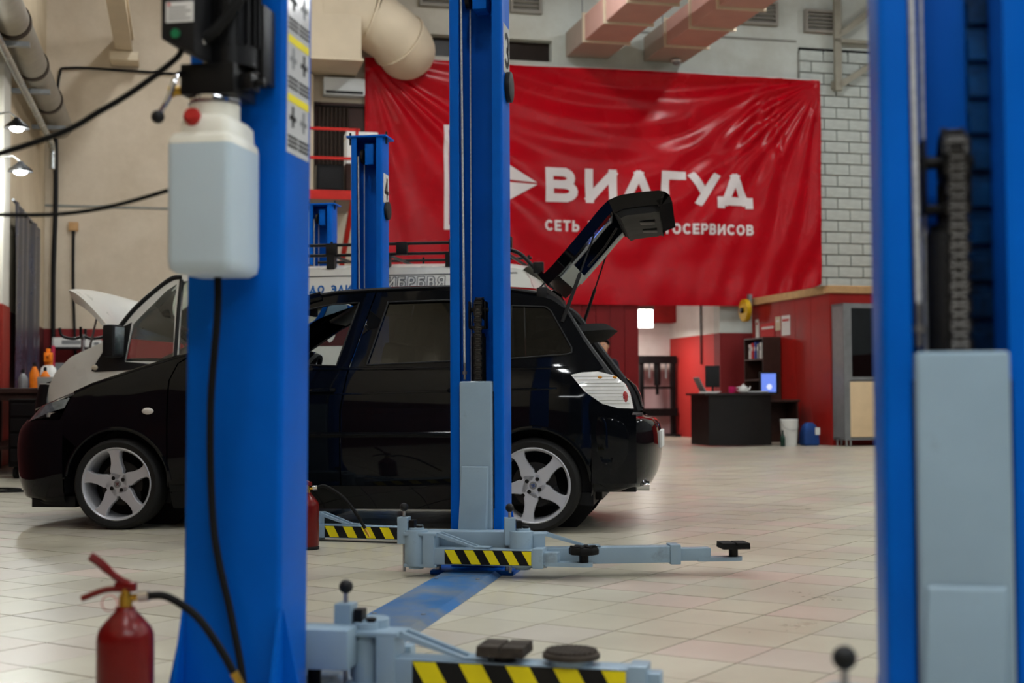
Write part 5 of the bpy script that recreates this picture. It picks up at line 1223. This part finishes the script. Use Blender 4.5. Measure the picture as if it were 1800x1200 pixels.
# ------------------------------------------------------------------ office corner: booth, cabinet, desk
BX, BT = -.18, 3.62        # booth corner in room frame (s, t)
bx = thing('red_booth', 'red painted office booth with a pale wooden top rail', 'booth', WP(BX, BT, 0), TH)
B().b2((0, 0, 0), (6.5, .08, 2.52)).build('front_wall', BOOTH, bx, smooth=False)
for k in range(5):
    a = .08+k*(BT-.5)/5; B().b2((0, a+.004, 0), (.08, a+(BT-.5)/5-.004, 2.52)).build('side_panel', BOOTH, bx, smooth=False)
B().b2((-.06, -.06, 2.52), (6.5, .12, 2.65)).b2((-.06, .12, 2.52), (.12, BT-.42, 2.65)).build('top_rail', WOOD, bx, bevel=.01, seg=1)
B().b2((0.08, .08, 2.47), (6.4, BT-.45, 2.515)).build('roof_board', WOOD, bx, smooth=False)
cbn = thing('office_cabinet', 'tall grey cabinet with dark glass doors above and beech doors below', 'cabinet', WP(BX+.02, BT+.42, 0), TH)
B().b2((0, 0, .1), (.02, .4, 2.33)).b2((.02, .38, .1), (1.2, .4, 2.33)).b2((0, 0, 2.29), (1.2, .38, 2.33)).b2((0, 0, .1), (1.2, .38, .14)).b2((1.18, 0, .1), (1.2, .38, 2.33)).b2((.02, .01, 1.04), (1.18, .38, 1.07)).build('body', GREYM, cbn, smooth=False)
for a, c in ((.1, .62), (.64, 1.18)):
    d = B(); d.b2((a, -.02, .15), (c, .0, 1.05)); d.build('lower_door', mat('beech_door', srgb(222, 196, 158), .5, 0, .05, 5), cbn, bevel=.004); B().cyl(((c-.05) if a < .5 else (a+.05), -.035, .85), ((c-.05) if a < .5 else (a+.05), -.035, .97), .008, 8).build('handle', CHROME, cbn.children[-1])
    B().b2((a+.04, -.015, 1.13), (c-.04, -.006, 2.25)).build('glass_door', glass('smoked_glass', (.08, .09, .08), .04), cbn)
    B().b2((a, -.02, 1.08), (a+.04, 0, 2.29)).b2((c-.04, -.02, 1.08), (c, 0, 2.29)).b2((a+.04, -.02, 1.08), (c-.04, 0, 1.13)).b2((a+.04, -.02, 2.25), (c-.04, 0, 2.29)).build('door_frame', GREYM, cbn, smooth=False)
B().b2((.0, -.02, .1), (.1, .01, 2.33)).build('side_stile', GREYM, cbn, smooth=False)
for z in (1.5, 1.95): B().b2((.03, .05, z), (1.17, .36, z+.02)).build('shelf', DARKW, cbn, smooth=False)
for x in (.05, .12, 1.15):
    for y in (.03, .35): B().cyl((x, y, 0), (x, y, .1), .018, 8).build('leg', STEEL, cbn)
for k in range(5): 
    t = thing('binder', 'dark office binder behind the smoked glass of the cabinet', 'binder', WP(BX+.2+k*.12, BT+.25, 1.52), TH, 'binders in the office cabinet')
    B().b2((-.035, -.12, 0), (.035, .12, .31)).build('cover', BLACKM if k % 2 else DARKW, t, bevel=.004, seg=1); B().b2((-.02, -.122, .18), (.02, -.119, .26)).build('spine_label', PAPER, t, smooth=False)
# bookshelf against the booth side
sh = thing('bookshelf', 'tall dark brown bookshelf against the red booth wall', 'bookshelf', WP(BX-.02, 1.3, 0), TH)
B().b2((-.34, -.42, 0), (-.31, .42, .8)).b2((-.34, -.42, 0), (0, -.40, 1.88)).b2((-.34, .40, 0), (0, .42, 1.88)).b2((-.02, -.4, 0), (0, .4, 1.88)).build('frame', DARKW, sh, smooth=False)
for z in (.02, .75, 1.1, 1.47, 1.85): B().b2((-.34, -.4, z), (-.02, .4, z+.025)).build('shelf', DARKW, sh, smooth=False)
cols = [PAPER, REDPRINT, mat('blue_cover', srgb(40, 60, 140), .6), GREYM, PAPER]
for k in range(5):
    t = thing('folder', ['white paper folder on the bookshelf', 'red folder on the bookshelf', 'blue folder on the bookshelf', 'grey folder on the bookshelf', 'thick white folder at the end of the bookshelf'][k], 'folder', WP(BX-.2, 1.05+k*.12, 1.495), TH)
    B().b2((-.13, -.03, 0), (.12, .03, .27+.02*(k % 3))).build('cover', cols[k], t, bevel=.004, seg=1); B().b2((-.132, -.02, .15), (-.129, .02, .22)).build('spine_label', PAPER if k not in (0, 4) else GREYM, t, smooth=False)
# posters on the booth side wall
for (y0, y1, z0, z1, m_, nm) in ((.1, .45, 1.9, 2.25, PAPER, 'white notice on the red booth wall above the bookshelf'), (.75, 1.35, 1.86, 2.15, REDPRINT, 'bright red poster on the booth wall'), (1.45, 1.6, 1.6, 2.25, PAPER, 'tall white notice at the far end of the booth wall'), (.5, .72, 2.0, 2.25, mat('cream_notice', srgb(210, 200, 170), .7), 'cream notice pinned on the red booth wall')):
    t = thing('notice', nm, 'notice', WP(BX-.004, 2.2-y0, 0), TH); y1_ = y1-y0
    B().b2((-.006, 0, z0), (0, y1_, z1)).build('sheet', m_, t, smooth=False); B().b2((-.009, .04, z1-.1), (-.006, y1_-.04, z1-.06)).build('print', REDPRINT if m_ is PAPER else PAPER, t, smooth=False)
t = thing('hose_reel', 'yellow round hose reel on the corner of the booth rail', 'hose reel', WP(BX-.22, .62, 2.42), TH)
B().cyl((-.05, 0, 0), (.05, 0, 0), .21, 24).build('drum', mat('yellow_plastic', srgb(200, 160, 20), .45), t, bevel=.02); B().cyl((-.1, 0, 0), (.12, 0, 0), .05, 14).build('hub', BLACKM, t); B().b2((.06, -.05, -.05), (.12, .05, .3)).build('wall_bracket', GREYM, t)
# desk
dk = thing('reception_desk', 'black rounded reception desk standing before the red booth', 'desk', WP(-1.70, 2.95, 0), TH)
DKM = mat('black_desk', srgb(16, 13, 13), .45, 0, .15, 4)
B().grid(24, 2, lambda u, v: (-.55*cos(.2+u*1.35)-.0, -.42*sin(.2+u*1.35)-.35*u, .02+.82*v) if False else ((-.55+1.1*u), -.45-.12*sin(pi*u), .02+.82*v)).build('curved_front', DKM, dk)
B().b2((-.55, -.45, .02), (-.52, .35, .84)).build('side_panel', DKM, dk, smooth=False); B().b2((.52, -.45, .02), (.55, .35, .84)).build('side_panel', DKM, dk, smooth=False)
q = B(); q.add([(-.62, .4, .84), (-.62, -.48, .84), (-.3, -.6, .84), (.3, -.6, .84), (.62, -.48, .84), (.62, .4, .84)] + [(-.62, .4, .875), (-.62, -.48, .875), (-.3, -.6, .875), (.3, -.6, .875), (.62, -.48, .875), (.62, .4, .875)], [(0,1,2,3,4,5), (11,10,9,8,7,6)] + [(i, (i+1) % 6, 6+(i+1) % 6, 6+i) for i in range(6)]); q.build('desk_top', mat('dark_desk_top', srgb(40, 36, 36), .35), dk, smooth=False)
def DP(x, y, z=.875): return WP(-1.70+x, 2.95-y, z)
def monitor(x, y, rz, label, scr, w=.5, h=.34):
    t = thing('monitor', label, 'monitor', DP(x, y), TH+rz)
    B().b2((-w/2, -.02, .1), (w/2, .02, .1+h)).build('casing', PLAST, t, bevel=.008); B().b2((-w/2+.02, -.0215, .12), (w/2-.02, -.0195, .08+h)).build('screen', scr, t, smooth=False)
    B().cyl((0, .02, .0), (0, .02, .12), .02, 10).cyl((0, 0, 0), (0, 0, .012), .1, 18).build('stand', PLAST, t)
SCR = mat('blue_screen', srgb(40, 60, 130), .3, 0, .5, 6, emit=(.16, .26, .8), es=1.0)
monitor(-.33, -.08, 2.9, 'black computer monitor seen from behind on the reception desk', BLACKM, .24, .36)
t = thing('monitor', 'small monitor with a glowing blue screen in front of the bookshelf', 'monitor', WP(-.83, 2.6, .76), TH)
B().b2((-.17, -.02, .10), (.17, .02, .48)).build('casing', PLAST, t, bevel=.008); B().b2((-.145, -.0215, .13), (.125, -.0195, .45)).build('screen', SCR, t, smooth=False); B().cyl((0, .02, 0), (0, .02, .12), .02, 10).cyl((0, 0, 0), (0, 0, .012), .09, 18).build('stand', PLAST, t); B().ball((.0, -.024, .22), .05, 12, (1, .1, 1)).build('screen_window', mat('pale_glow', srgb(190, 200, 230), .4, emit=(.7, .75, .95), es=.8), t)
sd = thing('side_table', 'dark brown side table under the blue screen beside the reception desk', 'table', WP(-.74, 2.6, 0), TH)
B().b2((-.3, -.28, .72), (.36, .28, .76)).build('table_top', DARKW, sd, bevel=.005, seg=1); B().b2((-.28, -.24, .05), (-.25, .24, .72)).build('side_panel', DARKW, sd, smooth=False); B().b2((.31, -.24, .05), (.34, .24, .72)).build('side_panel', DARKW, sd, smooth=False); B().b2((-.25, .22, .2), (.31, .24, .72)).build('back_panel', DARKW, sd, smooth=False)
for x in (-.265, .325): B().b2((x-.02, -.24, 0), (x+.02, .24, .05)).build('foot', PLAST, sd)
t = thing('paper_stack', 'loose white papers on the edge of the reception desk', 'papers', DP(-.5, -.3), TH)
for k in range(4): B().box((.02*k, .01*k, .004+.008*k), (.22, .3, .006), rz=.1*k).build('sheet_bundle', PAPER, t, smooth=False)
t = thing('leaning_folder', 'grey folder leaning at the end of the reception desk', 'folder', DP(-.52, .0), TH)
B().box((0, 0, .13), (.02, .25, .3), M=Matrix.Rotation(-.5, 4, 'Y')).build('cover', GREYM, t, bevel=.004, seg=1); B().box((.02, 0, .1), (.02, .22, .22), M=Matrix.Rotation(-.5, 4, 'Y')).build('inner_sheet', PAPER, t, smooth=False)
t = thing('teapot', 'white teapot on the reception desk', 'teapot', DP(.16, -.22), TH)
B().lathe([(.04, 0), (.075, .02), (.085, .06), (.07, .1), (.035, .12), (.03, .125)], 20).build('pot', PAPER, t); B().ball((0, 0, .135), .02, 10).build('lid_knob', PAPER, t); B().tube([(.07, 0, .05), (.11, 0, .07), (.125, 0, .11)], [.018, .013, .009], 8).build('spout', PAPER, t); B().tube([tuple(p) for p in bez([(-.07, 0, .1), (-.12, 0, .09), (-.115, 0, .045), (-.075, 0, .03)], 5)], .008, 8).build('handle', PAPER, t)
t = thing('pink_cup', 'bright pink cup on the reception desk', 'cup', DP(-.06, -.25), TH)
B().lathe([(.04, 0), (.05, .02), (.055, .11), (.05, .11), (.045, .02), (0, .015)], 18).build('cup', mat('pink', srgb(205, 30, 100), .4), t); B().tube([tuple(p) for p in bez([(.05, 0, .09), (.085, 0, .08), (.08, 0, .04), (.05, 0, .03)], 4)], .007, 8).build('handle', MATS['pink'], t)
t = thing('desk_keyboard', 'grey keyboard lying on the reception desk', 'keyboard', DP(.4, -.2), TH)
B().b2((-.2, -.07, 0), (.2, .07, .025)).build('case', GREYM, t, bevel=.005, seg=1); B().b2((-.18, -.055, .025), (.18, .055, .033)).build('keys', PAPER, t, smooth=False)
t = thing('white_bucket', 'white plastic bucket on the floor beside the desk', 'bucket', WP(-.88, 3.5, 0), TH)
B().lathe([(.115, 0), (.12, .01), (.145, .42), (.15, .43), (.145, .44), (.135, .43), (.11, .03), (0, .03)], 28).build('bucket', PAPER, t, ang=50); B().tube([tuple(p) for p in bez([(-.147, 0, .40), (-.12, -.1, .30), (0, -.16, .26), (.12, -.1, .30), (.147, 0, .40)], 6)], .004, 6).build('handle', STEEL, t)
t = thing('blue_bag', 'blue bag with a white tag on the floor by the booth wall', 'bag', WP(-.5, 3.45, 0), TH)
q = B(); rbox(q, -.14, .14, -.12, .12, [(0, .02), (.03, 0), (.2, .005), (.33, .04), (.38, .08)], .03); q.build('bag', mat('blue_bag', srgb(24, 60, 120), .7, 0, .2, 6, .2, 14), t); B().b2((.05, -.135, .18), (.13, -.12, .3)).build('tag', PAPER, t, smooth=False)
t = thing('green_bottle', 'small dark green bottle on the floor between desk and bucket', 'bottle', WP(-1.06, 3.64, 0), TH)
B().lathe([(.035, 0), (.04, .01), (.04, .15), (.015, .2), (.015, .24)], 16).build('bottle', mat('dark_green', srgb(16, 46, 36), .2), t); B().cyl((0, 0, .24), (0, 0, .265), .018, 12).build('cap', PLAST, t)
# cable hanging on the lit recess wall
props(B().tube([(0, 0, 1.45), (0, 0, 2.2), (0, 0, 3.15)], .02, 8).build('hanging_cable', BLACKM, None, loc=WP(OB-.03, -.9, 0), rotz=TH), 'dark cable hanging down the lit recess wall', 'cable')
# workshop press in the recess
pr = thing('workshop_press', 'black hydraulic workshop press standing in the lit recess', 'press', WP(-1.13, -2.3, 0), TH)
for x in (-.33, .36): B().b2((x-.045, -.06, 0), (x+.045, .06, 1.62)).build('upright', BLACKM, pr, bevel=.004, seg=1); B().b2((x-.06, -.3, 0), (x+.06, .3, .05)).build('foot', BLACKM, pr, smooth=False)
B().b2((-.4, -.08, 1.5), (.42, .08, 1.66)).build('head_beam', BLACKM, pr, bevel=.005, seg=1); B().b2((-.36, -.06, .98), (.4, .06, 1.03)).build('guide_bar', BLACKM, pr, smooth=False); B().b2((-.38, -.12, .42), (.42, .12, .58)).build('table', BLACKM, pr, bevel=.005, seg=1)
B().cyl((.02, 0, 1.5), (.02, 0, 1.05), .07, 16).cyl((.02, 0, 1.05), (.02, 0, .86), .035, 14).build('ram', BLACKM, pr)
for x in (-.16, .2): B().tube([(x, -.04, 1.5), (x, -.04, 1.2)], .018, 8).build('return_spring', GREYM, pr)

# ------------------------------------------------------------------ left corner: workbench and its clutter
wb_ = thing('workbench', 'dark wooden workbench crowded with bottles along the side wall', 'workbench', WP(S0+.02, 7.6, 0), TH)
B().b2((.05, -.9, .90), (.85, 2.6, .96)).build('bench_top', DARKW, wb_, bevel=.006, seg=1); B().b2((.08, -.85, .28), (.8, 2.55, .32)).build('lower_shelf', DARKW, wb_, smooth=False)
for y in (-.85, .8, 2.5):
    for x in (.1, .78): B().b2((x-.04, y-.04, 0), (x+.04, y+.04, .9)).build('leg', DARKW, wb_, smooth=False)
B().b2((.1, -.85, .82), (.8, 2.5, .9)).build('apron', DARKW, wb_, smooth=False)
def bottle(name, label, s, t_, z, prof, m_, cap_m, capz, cr):
    t = thing(name, label, 'bottle', WP(S0+s, t_, z), TH); B().lathe(prof, 18).build('bottle', m_, t); B().cyl((0, 0, capz), (0, 0, capz+.05), cr, 12).build('cap', cap_m, t); return t
ORG = mat('orange_plastic', srgb(225, 120, 25), .4)
sp_ = bottle('spray_bottle', 'white sprayer bottle with an orange pump head on the workbench', .62, 6.0, .96, [(.07, 0), (.1, .02), (.105, .2), (.09, .27), (.05, .31)], PAPER, ORG, .3, .05)
B().box((0, 0, .41), (.1, .16, .12)).box((0, -.02, .49), (.05, .07, .06)).cyl((0, -.08, .42), (0, -.16, .44), .02, 10).build('pump_head', ORG, sp_, bevel=.015)
for (dx, tt, hh, m_, nm) in ((.5, 6.5, .28, ORG, 'orange oil bottle on the workbench beside the sprayer'), (.65, 6.75, .22, ORG, 'short orange bottle at the end of the bench'), (.35, 6.35, .2, GREYM, 'grey can at the back of the workbench')):
    bottle('oil_bottle', nm, dx, tt, .96, [(.05, 0), (.06, .01), (.06, hh*.7), (.02, hh)], m_, PLAST, hh, .02)
for k, (tt, hh, m_, nm) in enumerate(((5.9, .28, PAPER, 'white canister under the workbench'), (6.2, .2, GREYM, 'grey can on the lower bench shelf'), (6.6, .24, mat('pale_green', srgb(150, 160, 120), .5), 'pale green bottle on the lower bench shelf'))):
    bottle('canister', nm, .6, tt, .32, [(.08, 0), (.085, .01), (.085, hh*.75), (.03, hh)], m_, PLAST, hh, .025)
t = thing('tool_tray', 'black tool tray lying on the workbench', 'tray', WP(S0+.6, 5.45, .96), TH)
B().b2((-.18, -.3, 0), (.18, .3, .01)).b2((-.18, -.3, .01), (-.165, .3, .07)).b2((.165, -.3, .01), (.18, .3, .07)).b2((-.165, -.3, .01), (.165, -.285, .07)).b2((-.165, .285, .01), (.165, .3, .07)).build('tray', BLACKM, t, smooth=False); B().cyl((-.1, -.2, .03), (.08, .2, .04), .018, 8).build('handle_tool', GREYM, t)
# parts cabinet against the back wall, with a box, and the stand with claws
cb_ = thing('parts_rack', 'low dark rack with grey boxes against the red foot of the back wall', 'rack', WP(-12.3, .5, 0), TH)
B().b2((-.45, -.3, 0), (-.4, .3, 1.7)).b2((.4, -.3, 0), (.45, .3, 1.7)).build('frame', BLACKM, cb_, smooth=False)
for z in (.1, .6, 1.1, 1.66): B().b2((-.42, -.3, z), (.42, .3, z+.03)).build('shelf', BLACKM, cb_, smooth=False)
for (x, z, w_, h_, m_, nm) in ((-.1, 1.69, .6, .16, PAPER, 'white long box on top of the parts rack'), (-.1, 1.13, .62, .3, GREYM, 'grey box on the upper shelf of the parts rack'), (.3, 1.69, .16, .12, PAPER, 'small white box at the end of the parts rack')):
    t = thing('parts_box', nm, 'box', WP(-12.3+x, .5, z), TH); B().b2((-w_/2, -.25, 0), (w_/2, .25, h_)).build('box', m_, t, bevel=.006, seg=1); B().b2((-w_/4, -.252, h_*.3), (w_/4, -.249, h_*.7)).build('label', GREYM if m_ is PAPER else PAPER, t, smooth=False)
t = thing('pink_sign', 'narrow pink plastic strip hanging beside the parts rack', 'sign', WP(S0+.32, 1.9, 1.05), TH)
B().b2((-.02, -.1, 0), (.02, .1, .62)).build('strip', mat('pink_strip', srgb(190, 30, 70), .5), t, bevel=.006); B().cyl((0, 0, .62), (0, 0, .75), .006, 6).build('hook', STEEL, t)
ts_ = thing('claw_stand', 'steel stand with black claw arms in front of the red wall', 'stand', (-4.75, 15.2, 0), 0)
B().cyl((0, 0, .04), (0, 0, 1.55), .022, 12).build('pole', STEEL, ts_); B().lathe([(.28, 0), (.28, .02), (.05, .05), (.03, .06)], 24).build('base', BLACKM, ts_)
for k in range(4):
    a = k*pi/2+.2; B().tube([tuple(p) for p in bez([(0, 0, 1.53), (.1*cos(a), .1*sin(a), 1.5), (.22*cos(a), .22*sin(a), 1.53), (.25*cos(a), .25*sin(a), 1.62)], 4)], .016, 8).build('claw_arm', BLACKM, ts_)
t = thing('tool_cart', 'black tool cart standing beside the van nose', 'cart', (-4.95, 14.7, 0), -.1)
B().b2((-.35, -.22, .12), (.35, .22, .84)).build('body', BLACKM, t, bevel=.01, seg=1)
for k in range(4): B().b2((-.32, -.235, .18+k*.16), (.32, -.22, .31+k*.16)).build('drawer', PLAST, t, bevel=.004, seg=1)
for x in (-.28, .28):
    for y in (-.16, .16): B().cyl((x-.02, y, .06), (x+.02, y, .06), .06, 14).build('castor', RUBBER, t)
t = thing('grey_carton', 'pale grey carton on top of the black tool cart', 'box', (-4.93, 14.65, .84), -.1)
q = B(); rbox(q, -.1, .1, -.1, .1, [(0, .02), (.02, .01), (.22, 0), (.23, .005)], .015); q.build('carton', mat('grey_carton', srgb(170, 174, 172), .6), t); B().b2((-.06, -.105, .1), (.06, -.1, .16)).build('label', PAPER, t, smooth=False)
props(B().tube([tuple(p) for p in bez([(-5.4, 12.6, .012), (-4.75, 12.3, .012), (-4.5, 12.6, .012), (-4.75, 12.75, .012), (-4.95, 12.45, .012), (-4.45, 12.35, .012), (-3.95, 12.95, .012), (-3.4, 13.0, .012)], 10)], .01, 8).build('floor_cable', RUBBER, None), 'black cable coiled on the floor near the car nose', 'cable')

# ------------------------------------------------------------------ the person standing at the far side
def person(loc, rz):
    root = thing('person', 'person in dark jacket with pale blue collar standing beyond the car boot, hand raised', 'person', loc, rz)
    J = {}; V = []; E_ = []; Rr = []
    def v(n, p, r, par=None):
        J[n] = len(V); V.append(p); Rr.append(r)
        if par: E_.append((J[par], J[n]))
    v('pelvis', (0, 0, .93), (.15, .11)); v('waist', (0, 0, 1.08), (.14, .10), 'pelvis'); v('chest', (0, 0, 1.28), (.165, .11), 'waist'); v('neckb', (0, .01, 1.415), (.075, .065), 'chest'); v('neck', (0, .01, 1.475), (.05, .052), 'neckb')
    v('jaw', (0, -.015, 1.54), (.064, .078), 'neck'); v('head', (0, -.005, 1.605), (.08, .096), 'jaw'); v('crown', (0, .005, 1.675), (.066, .078), 'head')
    for s, q in ((-1, 'l'), (1, 'r')):
        v('sh'+q, (s*.185, .01, 1.375), (.066, .062), 'chest')
        if q == 'r': v('el'+q, (s*.23, -.03, 1.13), (.045, .045), 'shr'); v('wr'+q, (s*.16, -.22, 1.27), (.03, .028), 'elr'); v('pa'+q, (s*.15, -.27, 1.34), (.036, .018), 'wrr'); fd = (0, -.02, 1)
        else: v('el'+q, (s*.25, .03, 1.11), (.045, .045), 'shl'); v('wr'+q, (s*.27, -.02, .86), (.03, .028), 'ell'); v('pa'+q, (s*.27, -.03, .79), (.018, .036), 'wrl'); fd = (0, -.1, -1)
        pa = Vector(V[J['pa'+q]]); 
        for k, L in enumerate((.06, .07, .065, .05)):
            off = Vector((-.024+.016*k, 0, 0)) if q == 'r' else Vector((0, -.024+.016*k, 0)); d = Vector(fd).normalized()
            a = pa+off+d*.03; v('f%s%d' % (q, k), tuple(a), (.0085, .0085), 'pa'+q); v('g%s%d' % (q, k), tuple(a+d*L*.55), (.008, .008), 'f%s%d' % (q, k)); v('h%s%d' % (q, k), tuple(a+d*L*.8+Vector((0, -.012, 0))), (.0065, .0065), 'g%s%d' % (q, k))
        a = pa+(Vector((-s*.035, -.01, .0)) if q == 'r' else Vector((0, -.04, 0))); v('t'+q, tuple(a), (.0095, .0095), 'pa'+q); v('u'+q, tuple(a+Vector(fd).normalized()*.035+Vector((-s*.01, -.01, 0))), (.008, .008), 't'+q)
        v('hip'+q, (s*.09, 0, .87), (.09, .09), 'pelvis'); v('kn'+q, (s*.10, -.02, .5), (.058, .06), 'hip'+q); v('an'+q, (s*.11, .02, .1), (.04, .042), 'kn'+q); v('to'+q, (s*.12, -.13, .045), (.042, .035), 'an'+q)
    me = bpy.data.meshes.new('person_body'); me.from_pydata(V, E_, []); o = bpy.data.objects.new('person_body', me); COL.objects.link(o)
    sk = o.modifiers.new('skin', 'SKIN'); sk.use_smooth_shade = True
    for i, r in enumerate(Rr): me.skin_vertices[0].data[i].radius = r
    me.skin_vertices[0].data[0].use_root = True
    o.modifiers.new('sub', 'SUBSURF').levels = 2; o.modifiers['sub'].render_levels = 2
    dg = bpy.context.evaluated_depsgraph_get(); m2 = bpy.data.meshes.new_from_object(o.evaluated_get(dg)); bpy.data.objects.remove(o)
    m2.materials.clear()
    for q in (CLOTH, SKIN, DENIM, PLAST): m2.materials.append(q)
    wr = Vector(V[J['wrr']]); wl_ = Vector(V[J['wrl']])
    for p in m2.polygons:
        c = p.center; i = 0
        if c.z > 1.46: i = 1
        elif c.z > 1.43 and abs(c.x) < .1: i = 2
        elif (c-Vector(V[J['par']])).length < .14 and c.y < -.235: i = 1
        elif c.z < .85 and c.x < -.2: i = 1
        elif c.z < .1: i = 3
        p.material_index = i; p.use_smooth = True
    body = bpy.data.objects.new('body', m2); COL.objects.link(body); body.parent = root
    b = B(); b.ball((0, .018, 1.645), .1, 20, (.93, 1.05, .92)); hair = b.build('hair', HAIR, root)
    bmh = bmesh.new(); bmh.from_mesh(hair.data)
    bmesh.ops.delete(bmh, geom=[q for q in bmh.verts if (q.co.y < -.035 and q.co.z < 1.68) or q.co.z < 1.57], context='VERTS'); bmh.to_mesh(hair.data); bmh.free()
    b = B(); b.add([(0, -.098, 1.625), (-.014, -.09, 1.575), (.014, -.09, 1.575), (0, -.122, 1.582)], [(0,1,3), (0,3,2), (1,2,3), (0,2,1)]); b.build('nose', SKIN, root)
    for s in (-1, 1):
        B().ball((s*.03, -.088, 1.618), .011, 10, (1.2, .6, .7)).build('eye', PAPER, root); B().ball((s*.03, -.0955, 1.618), .005, 8).build('pupil', HAIR, root.children[-1])
        B().ball((s*.08, .0, 1.605), .024, 10, (.4, .7, 1.2)).build('ear', SKIN, root); B().box((s*.03, -.092, 1.638), (.03, .012, .006)).build('eyebrow', HAIR, root)
    B().box((0, -.09, 1.553), (.042, .014, .008)).build('mouth', mat('lips', srgb(160, 90, 80), .5), root)
person((1.42, 21.3, 0), radians(-18))
